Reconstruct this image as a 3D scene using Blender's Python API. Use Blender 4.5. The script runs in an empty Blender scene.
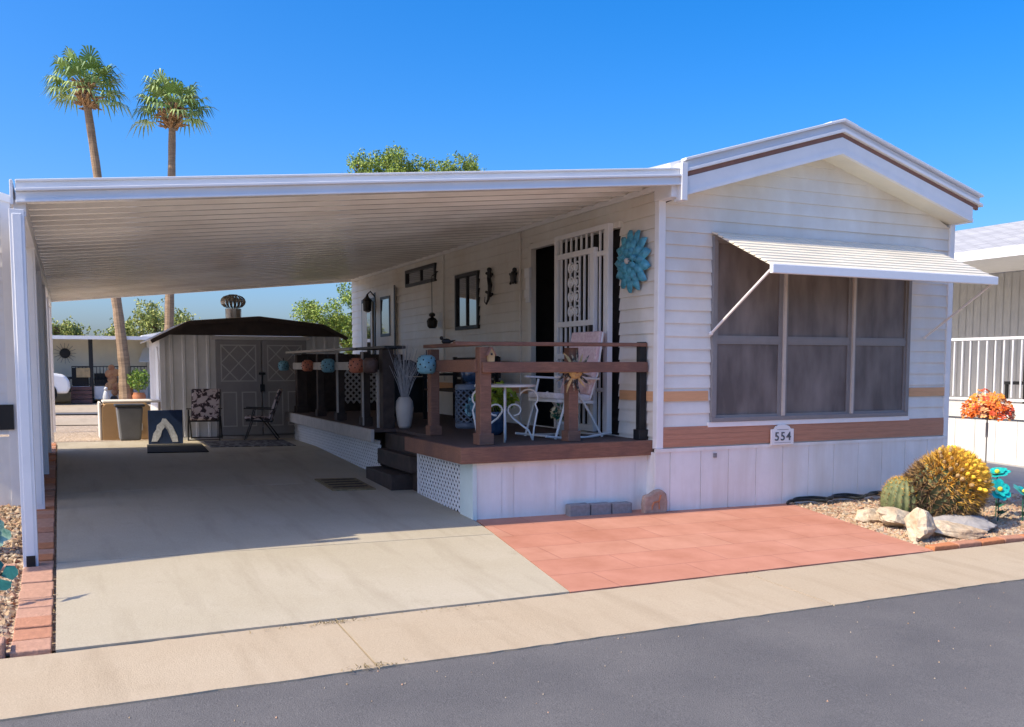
import bpy, math, random
from mathutils import Vector, Matrix, noise
random.seed(7)
R = math.radians
sc = bpy.context.scene
col = sc.collection
PI = math.pi

# ------------------------------------------------------------------ materials
def nt_new(name):
    m = bpy.data.materials.new(name); m.use_nodes = True
    nt = m.node_tree
    return m, nt, nt.nodes['Principled BSDF']

def c4(c, k=1.0):
    return (min(c[0]*k, 1), min(c[1]*k, 1), min(c[2]*k, 1), 1)

def mat(name, rgb, rough=.6, var=.1, vs=6, bump=0, bs=80, metal=0, spec=.4, stain=None, ss=1.2, stretch=None, coat=0, rgb2=None, lo=.35, hi=.65, sst=None):
    m, nt, b = nt_new(name); N = nt.nodes; L = nt.links
    tc = N.new('ShaderNodeTexCoord'); src = tc.outputs['Object']
    if stretch:
        mp = N.new('ShaderNodeMapping'); mp.inputs['Scale'].default_value = stretch
        L.new(src, mp.inputs['Vector']); src = mp.outputs['Vector']
    nz = N.new('ShaderNodeTexNoise'); nz.inputs['Scale'].default_value = vs; nz.inputs['Detail'].default_value = 6
    nz.inputs['Roughness'].default_value = .65
    L.new(src, nz.inputs['Vector'])
    cr = N.new('ShaderNodeValToRGB')
    cr.color_ramp.elements[0].position = lo; cr.color_ramp.elements[1].position = hi
    cr.color_ramp.elements[0].color = c4(rgb, 1-var)
    cr.color_ramp.elements[1].color = c4(rgb2, 1) if rgb2 else c4(rgb, 1+var)
    L.new(nz.outputs['Fac'], cr.inputs['Fac'])
    out = cr.outputs['Color']
    if stain:
        n2 = N.new('ShaderNodeTexNoise'); n2.inputs['Scale'].default_value = ss; n2.inputs['Detail'].default_value = 8
        n2.inputs['Roughness'].default_value = .6
        if sst:
            m2 = N.new('ShaderNodeMapping'); m2.inputs['Scale'].default_value = sst; L.new(tc.outputs['Object'], m2.inputs['Vector']); L.new(m2.outputs['Vector'], n2.inputs['Vector'])
        else: L.new(tc.outputs['Object'], n2.inputs['Vector'])
        r2 = N.new('ShaderNodeValToRGB'); r2.color_ramp.elements[0].position = .42; r2.color_ramp.elements[1].position = .75
        r2.color_ramp.elements[0].color = (0, 0, 0, 1); r2.color_ramp.elements[1].color = (1, 1, 1, 1)
        L.new(n2.outputs['Fac'], r2.inputs['Fac'])
        mx = N.new('ShaderNodeMixRGB'); mx.inputs['Color2'].default_value = c4(stain)
        L.new(r2.outputs['Color'], mx.inputs['Fac']); L.new(out, mx.inputs['Color1']); out = mx.outputs['Color']
    L.new(out, b.inputs['Base Color'])
    b.inputs['Roughness'].default_value = rough; b.inputs['Metallic'].default_value = metal
    b.inputs['Specular IOR Level'].default_value = spec
    if coat: b.inputs['Coat Weight'].default_value = coat; b.inputs['Coat Roughness'].default_value = .15
    if bump:
        n3 = N.new('ShaderNodeTexNoise'); n3.inputs['Scale'].default_value = bs; n3.inputs['Detail'].default_value = 5
        L.new(src, n3.inputs['Vector'])
        bp = N.new('ShaderNodeBump'); bp.inputs['Strength'].default_value = bump; bp.inputs['Distance'].default_value = .02
        L.new(n3.outputs['Fac'], bp.inputs['Height']); L.new(bp.outputs['Normal'], b.inputs['Normal'])
    return m

MT = {}
MT['siding'] = mat('siding_white', (.76, .735, .68), .42, .05, 2.2, stain=(.64, .575, .48), ss=.9, bump=.15, bs=2.5, sst=(1.6, 1.6, .7))
MT['trimwhite'] = mat('trim_white', (.80, .79, .78), .4, .03, 5)
MT['skirt'] = mat('skirt_white', (.79, .775, .75), .5, .05, 3, stain=(.68, .64, .58), ss=1.1, bump=.12, bs=3, sst=(4.5, 4.5, .6))
MT['tantrim'] = mat('mullion_tan', (.52, .47, .42), .5, .08, 6)
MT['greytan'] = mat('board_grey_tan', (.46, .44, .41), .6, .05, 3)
MT['midgrey'] = mat('trim_mid_grey', (.42, .42, .43), .6, .05)
MT['cream'] = mat('soffit_cream', (.80, .75, .61), .5, .04, 3)
MT['rustband'] = mat('band_brown', (.46, .225, .14), .6, .14, 20, stretch=(.3, .3, 8))
MT['tanband'] = mat('band_tan', (.66, .36, .18), .6, .08, 10, stretch=(.4, .4, 6))
MT['brownstrip'] = mat('strip_brown', (.25, .13, .10), .6, .1)
MT['fasciametal'] = mat('fascia_metal', (.76, .76, .77), .32, .03, 3, spec=.5)
MT['roofmetal'] = mat('roof_metal', (.80, .79, .77), .4, .04, 2)
MT['ceiling'] = mat('pan_ceiling', (.86, .84, .79), .20, .08, 1.5, stretch=(.25, 3, 3), spec=.6, stain=(.62, .58, .52), ss=.8, coat=.5)
MT['post'] = mat('post_white', (.80, .80, .81), .4, .03, 4)
MT['aluframe'] = mat('window_frame', (.23, .22, .22), .4, .05, 8)
MT['awn'] = mat('awning_slat', (.74, .69, .58), .5, .06, 5, stain=(.62, .57, .48), ss=2.5)
MT['awnedge'] = mat('awning_edge', (.82, .83, .85), .35, .02)
MT['black'] = mat('black_paint', (.012, .012, .013), .45, .2)
MT['blackmat'] = mat('black_rubber', (.010, .010, .011), .9, .3, 30)
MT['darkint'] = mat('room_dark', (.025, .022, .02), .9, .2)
MT['brass'] = mat('brass', (.45, .33, .12), .3, .1, metal=1)
MT['chrome'] = mat('galvanised', (.45, .44, .43), .35, .2, 12, metal=1)
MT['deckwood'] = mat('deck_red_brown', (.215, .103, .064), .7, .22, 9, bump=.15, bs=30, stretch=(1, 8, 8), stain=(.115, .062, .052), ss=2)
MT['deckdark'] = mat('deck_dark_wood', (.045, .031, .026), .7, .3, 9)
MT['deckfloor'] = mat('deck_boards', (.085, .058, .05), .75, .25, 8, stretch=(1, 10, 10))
MT['paleboard'] = mat('pale_rail', (.42, .39, .36), .6, .12, 8)
MT['lattice'] = mat('lattice_white', (.74, .74, .74), .5, .04, 6)
MT['greenish'] = mat('corner_panel_pale_green', (.60, .70, .68), .5, .04, 6)
MT['shedwall'] = mat('shed_steel', (.72, .72, .72), .5, .06, 3, stain=(.60, .60, .60), ss=2)
MT['sheddoor'] = mat('shed_door_grey', (.30, .29, .295), .5, .07, 4)
MT['shedtrim'] = mat('shed_door_trim', (.52, .51, .51), .5, .05)
MT['shedgable'] = mat('shed_gable_brown', (.05, .035, .03), .6, .2, 6)
MT['shedroof'] = mat('shed_roof_tan', (.50, .43, .34), .5, .1, 4)
MT['asphalt'] = None; MT['concrete'] = None
MT['brickedge'] = [mat('brick_red_a', (.42, .20, .125), .85, .12, 25, bump=.3, bs=60), mat('brick_red_b', (.44, .25, .18), .85, .12, 25, bump=.3, bs=60),
                   mat('brick_red_c', (.48, .185, .08), .85, .12, 25, bump=.3, bs=60)]
MT['rock'] = mat('quartz_rock', (.56, .46, .33), .9, .25, 12, bump=.9, bs=16, stain=(.36, .21, .11), ss=4)
MT['rockgrey'] = mat('grey_flagstone', (.33, .31, .30), .85, .15, 9, bump=.5, bs=18)
MT['greyblock'] = mat('grey_block', (.25, .24, .24), .9, .12, 25, bump=.4, bs=70)
MT['stone'] = mat('carved_stone', (.38, .27, .21), .9, .2, 14, bump=.5, bs=30)
MT['blueflower'] = mat('blue_metal', (.045, .26, .40), .4, .3, 14, spec=.5, rgb2=(.10, .42, .56))
MT['teal'] = mat('teal_metal', (.01, .40, .38), .35, .25, 20, spec=.5)
MT['yellow'] = mat('yellow_paint', (.75, .55, .05), .5, .2, 20)
MT['leafgreen'] = mat('metal_leaf_green', (.02, .12, .07), .4, .3, 20)
MT['orange'] = [mat('orange_metal_a', (.74, .15, .02), .45, .2, 20), mat('orange_metal_b', (.78, .30, .04), .45, .2, 20), mat('orange_metal_c', (.58, .07, .02), .45, .2, 20), mat('orange_metal_d', (.74, .38, .17), .45, .2, 20)]
MT['stake'] = mat('stake_steel', (.25, .23, .21), .5, .15, metal=.6)
MT['glassgreen'] = mat('glass_green', (.14, .34, .22), .25, .4, 14, spec=.5, rgb2=(.45, .60, .42))
MT['glassteal'] = mat('glass_teal', (.03, .14, .12), .25, .4, 9, spec=.5)
MT['amber'] = mat('glass_amber', (.55, .30, .04), .15, .3, 9, spec=.7, coat=.6)
MT['cactus'] = mat('cactus_green', (.105, .135, .05), .7, .25, 14, rgb2=(.20, .215, .10))
MT['spineA'] = mat('spine_gold', (.68, .42, .07), .7, .25, 30)
MT['spineB'] = mat('spine_tan', (.38, .24, .10), .8, .3, 30)
MT['spineC'] = mat('spine_brown', (.13, .08, .05), .9, .35, 30)
MT['fruit'] = mat('cactus_fruit', (.75, .48, .04), .6, .2, 30)
MT['vase'] = mat('vase_cream', (.52, .49, .46), .45, .06, 8)
MT['drybranch'] = mat('dry_branch', (.42, .43, .46), .8, .15, 20)
MT['whiteiron'] = mat('white_iron', (.72, .72, .70), .4, .05)
MT['bluepot'] = mat('blue_glaze', (.035, .075, .15), .15, .4, 9, spec=.6, coat=.5)
MT['bluestool'] = mat('blue_lattice_glaze', (.16, .21, .29), .35, .2, 12)
MT['pink'] = mat('pink_cushion', (.72, .47, .46), .9, .12, 30, rgb2=(.80, .62, .58))
MT['whitecush'] = mat('white_cushion', (.74, .72, .74), .9, .1, 20)
MT['terracotta'] = mat('terracotta', (.48, .19, .09), .8, .12, 10)
MT['whitepot'] = mat('pot_white', (.55, .56, .57), .5, .08, 8)
MT['lantern_blue'] = mat('lantern_blue', (.16, .36, .45), .5, .15, 20)
MT['lantern_orange'] = mat('lantern_orange', (.50, .17, .10), .5, .15, 20)
MT['lantern_brown'] = mat('lantern_brown', (.10, .06, .05), .5, .25, 20)
MT['wallcream'] = mat('far_wall_cream', (.82, .76, .60), .7, .05, 2)
MT['farbrown'] = mat('far_steps_brown', (.20, .10, .085), .7, .15, 5)
MT['carwhite'] = mat('car_white', (.80, .80, .80), .25, .02, coat=.5)
MT['glassdark'] = mat('dark_glass', (.015, .017, .02), .06, .2, spec=.6)
MT['woodbox'] = mat('wood_box', (.45, .31, .15), .7, .2, 8)
MT['redart'] = mat('red_art', (.45, .14, .07), .6, .4, 4, rgb2=(.60, .33, .14))
MT['cardboard'] = mat('tan_case', (.46, .30, .155), .75, .05, 4)
MT['caselid'] = mat('pale_lid', (.66, .62, .56), .6, .05, 4)
MT['bingrey'] = mat('bin_grey', (.16, .165, .175), .55, .08, 6)
MT['binlid'] = mat('bin_lid', (.03, .032, .036), .5, .1, 6)
MT['navy'] = mat('navy_board', (.012, .030, .085), .6, .2, 6)
MT['boardwhite'] = mat('board_white', (.55, .57, .60), .7, .2, 30)
MT['rug'] = mat('patterned_rug', (.05, .05, .055), .95, .3, 12, rgb2=(.20, .20, .21), lo=.48, hi=.56)
MT['mat'] = mat('straw_mat', (.20, .155, .085), .95, .3, 30)
MT['bark'] = mat('bark', (.14, .095, .065), .9, .3, 12, bump=.5, bs=20)
MT['palmbark'] = mat('palm_bark', (.30, .205, .13), .9, .25, 5, bump=.6, bs=12, stretch=(.6, .6, 5))
MT['palmskirt'] = mat('palm_dead_frond', (.36, .21, .10), .9, .35, 8)
MT['palmleaf'] = [mat('palm_leaf_a', (.20, .31, .075), .6, .3, 3, spec=.6), mat('palm_leaf_b', (.12, .22, .05), .6, .3, 3, spec=.6), mat('palm_leaf_c', (.28, .36, .11), .6, .3, 3, spec=.6)]
MT['leaf'] = [mat('leaf_a', (.20, .29, .040), .6, .3, 2), mat('leaf_b', (.13, .21, .03), .6, .3, 2), mat('leaf_c', (.30, .36, .06), .6, .3, 2)]
MT['farleaf'] = [mat('far_leaf_a', (.27, .31, .08), .7, .3, 2), mat('far_leaf_b', (.18, .23, .06), .7, .3, 2), mat('far_leaf_c', (.38, .38, .12), .7, .3, 2)]
MT['plantgreen'] = [mat('plant_a', (.17, .27, .03), .6, .3, 6), mat('plant_b', (.10, .19, .03), .6, .3, 6), mat('plant_c', (.26, .36, .06), .6, .3, 6)]
MT['lime'] = [mat('lime_leaf_a', (.30, .38, .03), .6, .3, 6), mat('lime_leaf_b', (.17, .26, .02), .6, .3, 6)]
MT['hose'] = mat('hose_black', (.012, .014, .013), .5, .3)
MT['weed'] = mat('dry_weed', (.30, .22, .10), .9, .3, 20)
MT['leftsiding'] = mat('neighbour_siding', (.70, .71, .74), .45, .03, 3)
MT['shingle'] = None
MT['purple'] = mat('flower_cream', (.60, .50, .30), .7, .3, 20)
MT['skin_sun'] = mat('sun_face_gold', (.52, .34, .14), .5, .3, 14)
MT['sun_ray'] = mat('sun_ray_black', (.03, .027, .03), .5, .5, 22, rgb2=(.50, .38, .24), lo=.47, hi=.6)
MT['digit'] = mat('digit_grey', (.10, .11, .12), .5, .1)

def screen_mat():
    m, nt, b = nt_new('solar_screen'); N = nt.nodes; L = nt.links
    tc = N.new('ShaderNodeTexCoord')
    mp = N.new('ShaderNodeMapping'); mp.inputs['Scale'].default_value = (3.2, 3.2, 1.0); L.new(tc.outputs['Object'], mp.inputs['Vector'])
    nz = N.new('ShaderNodeTexNoise'); nz.inputs['Scale'].default_value = 1.5; nz.inputs['Detail'].default_value = 5
    L.new(mp.outputs['Vector'], nz.inputs['Vector'])
    cr = N.new('ShaderNodeValToRGB'); cr.color_ramp.elements[0].position = .35; cr.color_ramp.elements[1].position = .7
    cr.color_ramp.elements[0].color = (.105, .088, .082, 1); cr.color_ramp.elements[1].color = (.225, .195, .18, 1)  # mottled tones paint faint reflections and curtain folds into the screen colour
    L.new(nz.outputs['Fac'], cr.inputs['Fac']); L.new(cr.outputs['Color'], b.inputs['Base Color'])
    b.inputs['Roughness'].default_value = .45; b.inputs['Specular IOR Level'].default_value = .35
    return m
MT['screen'] = screen_mat()

def glass_mat(name='window_glass'):
    m, nt, b = nt_new(name)
    b.inputs['Base Color'].default_value = (.02, .025, .03, 1); b.inputs['Roughness'].default_value = .03
    b.inputs['Specular IOR Level'].default_value = .9; b.inputs['Coat Weight'].default_value = 1; b.inputs['Coat Roughness'].default_value = .02
    b.inputs['Coat IOR'].default_value = 2.0
    return m
MT['glass'] = glass_mat()

def concrete_mat(name, base, dark, warm, spots=()):
    m, nt, b = nt_new(name); N = nt.nodes; L = nt.links
    tc = N.new('ShaderNodeTexCoord')
    def nz(s, d=8, r=.6, vec=None):
        n = N.new('ShaderNodeTexNoise'); n.inputs['Scale'].default_value = s; n.inputs['Detail'].default_value = d; n.inputs['Roughness'].default_value = r
        L.new(vec or tc.outputs['Object'], n.inputs['Vector']); return n.outputs['Fac']
    def ramp(f, p0, p1, a, c):
        r = N.new('ShaderNodeValToRGB'); r.color_ramp.elements[0].position = p0; r.color_ramp.elements[1].position = p1
        r.color_ramp.elements[0].color = c4(a); r.color_ramp.elements[1].color = c4(c); L.new(f, r.inputs['Fac']); return r.outputs['Color']
    def mix(fac, a, c, mode='MIX'):
        x = N.new('ShaderNodeMixRGB'); x.blend_type = mode
        if isinstance(fac, float): x.inputs['Fac'].default_value = fac
        else: L.new(fac, x.inputs['Fac'])
        for i, s in (('Color1', a), ('Color2', c)):
            if isinstance(s, tuple): x.inputs[i].default_value = c4(s)
            else: L.new(s, x.inputs[i])
        return x.outputs['Color']
    big = ramp(nz(.7, 8, .62), .38, .66, (0, 0, 0), (1, 1, 1))
    c = mix(big, base, warm)
    mp = N.new('ShaderNodeMapping'); mp.inputs['Scale'].default_value = (3.5, .45, 1); L.new(tc.outputs['Object'], mp.inputs['Vector'])
    streak = ramp(nz(1.3, 6, .6, mp.outputs['Vector']), .50, .74, (0, 0, 0), (.55, .55, .55))
    c = mix(streak, c, dark)
    blot = ramp(nz(2.6, 10, .7), .60, .78, (0, 0, 0), (.5, .5, .5))
    c = mix(blot, c, dark)
    for (sx, sy, rad, amt) in spots:      # oil stains with their own ragged outline
        vd = N.new('ShaderNodeVectorMath'); vd.operation = 'DISTANCE'; vd.inputs[1].default_value = (sx, sy, 0)
        wv = N.new('ShaderNodeTexNoise'); wv.inputs['Scale'].default_value = 2.2; wv.inputs['Detail'].default_value = 6; L.new(tc.outputs['Object'], wv.inputs['Vector'])
        ml = N.new('ShaderNodeVectorMath'); ml.operation = 'SCALE'; ml.inputs['Scale'].default_value = rad*1.3; L.new(wv.outputs['Color'], ml.inputs[0])
        ad = N.new('ShaderNodeVectorMath'); ad.operation = 'ADD'; L.new(tc.outputs['Object'], ad.inputs[0]); L.new(ml.outputs[0], ad.inputs[1])
        L.new(ad.outputs[0], vd.inputs[0])
        c = mix(ramp(vd.outputs['Value'], 0, min(1, rad), (amt, amt, amt), (0, 0, 0)), c, (.05, .047, .045))
    fine = ramp(nz(90, 3, .5), .3, .7, (.86, .86, .86), (1.0, 1.0, 1.0))
    c = mix(1.0, c, fine, 'MULTIPLY')
    L.new(c, b.inputs['Base Color']); b.inputs['Roughness'].default_value = .85; b.inputs['Specular IOR Level'].default_value = .25
    bp = N.new('ShaderNodeBump'); bp.inputs['Strength'].default_value = .25; bp.inputs['Distance'].default_value = .01
    L.new(nz(120, 4, .6), bp.inputs['Height']); L.new(bp.outputs['Normal'], b.inputs['Normal'])
    return m
MT['concrete'] = concrete_mat('driveway_concrete', (.425, .375, .285), (.315, .268, .195), (.47, .42, .335))
MT['concrete_oily'] = concrete_mat('driveway_concrete_oily', (.425, .375, .285), (.315, .268, .195), (.47, .42, .335), spots=((2.6, 3.4, 1.2, .8), (3.5, 3.6, 1.0, .9), (1.7, 2.6, .8, .5), (3.0, 2.4, .7, .45)))
MT['gutter'] = concrete_mat('gutter_concrete', (.435, .35, .25), (.32, .25, .172), (.465, .385, .285))
MT['oldslab'] = concrete_mat('old_slab', (.34, .33, .32), (.25, .24, .23), (.38, .36, .34))

def asphalt_mat():
    m, nt, b = nt_new('asphalt'); N = nt.nodes; L = nt.links
    tc = N.new('ShaderNodeTexCoord')
    n1 = N.new('ShaderNodeTexNoise'); n1.inputs['Scale'].default_value = 150; n1.inputs['Detail'].default_value = 4
    n2 = N.new('ShaderNodeTexNoise'); n2.inputs['Scale'].default_value = .9; n2.inputs['Detail'].default_value = 8; n2.inputs['Roughness'].default_value = .65
    vo = N.new('ShaderNodeTexVoronoi'); vo.inputs['Scale'].default_value = 75
    for n in (n1, n2, vo): L.new(tc.outputs['Object'], n.inputs['Vector'])
    r1 = N.new('ShaderNodeValToRGB'); r1.color_ramp.elements[0].position = .3; r1.color_ramp.elements[1].position = .72
    r1.color_ramp.elements[0].color = (.090, .088, .090, 1); r1.color_ramp.elements[1].color = (.165, .162, .166, 1)
    L.new(n1.outputs['Fac'], r1.inputs['Fac'])
    r2 = N.new('ShaderNodeValToRGB'); r2.color_ramp.elements[0].position = .35; r2.color_ramp.elements[1].position = .7
    r2.color_ramp.elements[0].color = (.80, .80, .82, 1); r2.color_ramp.elements[1].color = (1.12, 1.10, 1.08, 1)
    L.new(n2.outputs['Fac'], r2.inputs['Fac'])
    mx = N.new('ShaderNodeMixRGB'); mx.blend_type = 'MULTIPLY'; mx.inputs['Fac'].default_value = 1
    L.new(r1.outputs['Color'], mx.inputs['Color1']); L.new(r2.outputs['Color'], mx.inputs['Color2'])
    # scattered pale aggregate specks
    r3 = N.new('ShaderNodeValToRGB'); r3.color_ramp.elements[0].position = .0; r3.color_ramp.elements[1].position = .16
    r3.color_ramp.elements[0].color = (.55, .55, .55, 1); r3.color_ramp.elements[1].color = (0, 0, 0, 1)
    L.new(vo.outputs['Distance'], r3.inputs['Fac'])
    m2 = N.new('ShaderNodeMixRGB'); m2.inputs['Color2'].default_value = (.34, .32, .30, 1)
    L.new(r3.outputs['Color'], m2.inputs['Fac']); L.new(mx.outputs['Color'], m2.inputs['Color1'])
    L.new(m2.outputs['Color'], b.inputs['Base Color']); b.inputs['Roughness'].default_value = .8; b.inputs['Specular IOR Level'].default_value = .3
    bp = N.new('ShaderNodeBump'); bp.inputs['Strength'].default_value = .5; bp.inputs['Distance'].default_value = .01
    L.new(n1.outputs['Fac'], bp.inputs['Height']); L.new(bp.outputs['Normal'], b.inputs['Normal'])
    return m
MT['asphalt'] = asphalt_mat()

def paver_mat():
    m, nt, b = nt_new('red_paving'); N = nt.nodes; L = nt.links
    tc = N.new('ShaderNodeTexCoord')
    wn = N.new('ShaderNodeTexNoise'); wn.inputs['Scale'].default_value = 1.2; wn.inputs['Detail'].default_value = 3
    L.new(tc.outputs['Object'], wn.inputs['Vector'])
    mxv = N.new('ShaderNodeMixRGB'); mxv.inputs['Fac'].default_value = .02
    L.new(tc.outputs['Object'], mxv.inputs['Color1']); L.new(wn.outputs['Color'], mxv.inputs['Color2'])
    br = N.new('ShaderNodeTexBrick'); br.inputs['Scale'].default_value = 1
    br.inputs['Brick Width'].default_value = .80; br.inputs['Row Height'].default_value = .42; br.inputs['Mortar Size'].default_value = .006
    br.inputs['Mortar Smooth'].default_value = .6; br.inputs['Bias'].default_value = -.1
    br.inputs['Color1'].default_value = (.475, .212, .148, 1); br.inputs['Color2'].default_value = (.505, .25, .178, 1); br.inputs['Mortar'].default_value = (.38, .165, .12, 1)
    L.new(mxv.outputs['Color'], br.inputs['Vector'])
    n2 = N.new('ShaderNodeTexNoise'); n2.inputs['Scale'].default_value = 2.2; n2.inputs['Detail'].default_value = 9; n2.inputs['Roughness'].default_value = .65
    L.new(tc.outputs['Object'], n2.inputs['Vector'])
    r2 = N.new('ShaderNodeValToRGB'); r2.color_ramp.elements[0].position = .3; r2.color_ramp.elements[1].position = .72
    r2.color_ramp.elements[0].color = (.80, .76, .72, 1); r2.color_ramp.elements[1].color = (1.06, 1.12, 1.16, 1)
    L.new(n2.outputs['Fac'], r2.inputs['Fac'])
    mx = N.new('ShaderNodeMixRGB'); mx.blend_type = 'MULTIPLY'; mx.inputs['Fac'].default_value = 1
    L.new(br.outputs['Color'], mx.inputs['Color1']); L.new(r2.outputs['Color'], mx.inputs['Color2'])
    L.new(mx.outputs['Color'], b.inputs['Base Color']); b.inputs['Roughness'].default_value = .85; b.inputs['Specular IOR Level'].default_value = .25
    bp = N.new('ShaderNodeBump'); bp.inputs['Strength'].default_value = .5; bp.inputs['Distance'].default_value = .006; bp.invert = True
    L.new(br.outputs['Fac'], bp.inputs['Height']); L.new(bp.outputs['Normal'], b.inputs['Normal'])
    return m
MT['paver'] = paver_mat()

def gravel_mat(name, stops, scale):
    m, nt, b = nt_new(name); N = nt.nodes; L = nt.links
    tc = N.new('ShaderNodeTexCoord')
    vo = N.new('ShaderNodeTexVoronoi'); vo.inputs['Scale'].default_value = scale
    L.new(tc.outputs['Object'], vo.inputs['Vector'])
    cr = N.new('ShaderNodeValToRGB'); el = cr.color_ramp.elements
    el[0].color = c4(stops[0]); el[1].color = c4(stops[-1])
    for i, s in enumerate(stops[1:-1]):
        e = el.new((i+1)/(len(stops)-1)); e.color = c4(s)
    sep = N.new('ShaderNodeSeparateColor'); L.new(vo.outputs['Color'], sep.inputs['Color'])
    L.new(sep.outputs['Red'], cr.inputs['Fac']); L.new(cr.outputs['Color'], b.inputs['Base Color'])
    bp = N.new('ShaderNodeBump'); bp.inputs['Strength'].default_value = .9; bp.inputs['Distance'].default_value = .02; bp.invert = True
    L.new(vo.outputs['Distance'], bp.inputs['Height']); L.new(bp.outputs['Normal'], b.inputs['Normal'])
    b.inputs['Roughness'].default_value = .9
    return m
MT['gravel'] = gravel_mat('gravel_tan', [(.28, .20, .13), (.45, .35, .24), (.36, .26, .18), (.55, .46, .36), (.40, .30, .22)], 38)
MT['desert'] = gravel_mat('desert_ground', [(.38, .28, .19), (.46, .36, .26), (.42, .32, .22), (.50, .40, .30)], 14)
PEB = [mat('pebble_%s' % k, c, .85, .15, 20) for k, c in (('tan', (.40, .28, .17)), ('pale', (.47, .37, .26)), ('brown', (.26, .165, .10)), ('pink', (.42, .25, .165)), ('grey', (.33, .27, .21)))]

def shingle_mat():
    m, nt, b = nt_new('white_shingle'); N = nt.nodes; L = nt.links
    tc = N.new('ShaderNodeTexCoord')
    sp = N.new('ShaderNodeSeparateXYZ'); L.new(tc.outputs['Object'], sp.inputs[0])
    cb = N.new('ShaderNodeCombineXYZ'); L.new(sp.outputs['Y'], cb.inputs['X']); L.new(sp.outputs['X'], cb.inputs['Y'])
    br = N.new('ShaderNodeTexBrick'); br.inputs['Scale'].default_value = 1; br.inputs['Brick Width'].default_value = .3; br.inputs['Row Height'].default_value = .14
    br.inputs['Mortar Size'].default_value = .012; br.inputs['Color1'].default_value = (.46, .46, .47, 1); br.inputs['Color2'].default_value = (.35, .35, .37, 1); br.inputs['Mortar'].default_value = (.20, .20, .21, 1)
    L.new(cb.outputs[0], br.inputs['Vector']); L.new(br.outputs['Color'], b.inputs['Base Color'])
    bp = N.new('ShaderNodeBump'); bp.invert = True; bp.inputs['Strength'].default_value = .6; bp.inputs['Distance'].default_value = .01
    L.new(br.outputs['Fac'], bp.inputs['Height']); L.new(bp.outputs['Normal'], b.inputs['Normal'])
    b.inputs['Roughness'].default_value = .8
    return m
MT['shingle'] = shingle_mat()

def floral_mat():
    m, nt, b = nt_new('floral_cloth'); N = nt.nodes; L = nt.links
    tc = N.new('ShaderNodeTexCoord')
    n = N.new('ShaderNodeTexNoise'); n.inputs['Scale'].default_value = 11; n.inputs['Detail'].default_value = 2.5; n.inputs['Distortion'].default_value = .6
    L.new(tc.outputs['Object'], n.inputs['Vector'])
    r = N.new('ShaderNodeValToRGB'); e = r.color_ramp.elements
    e[0].position = .44; e[0].color = (.035, .025, .03, 1); e[1].position = .53; e[1].color = (.50, .42, .41, 1)
    x = e.new(.485); x.color = (.17, .11, .12, 1)
    L.new(n.outputs['Fac'], r.inputs['Fac']); L.new(r.outputs['Color'], b.inputs['Base Color']); b.inputs['Roughness'].default_value = .95
    return m
MT['floral'] = floral_mat()

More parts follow.
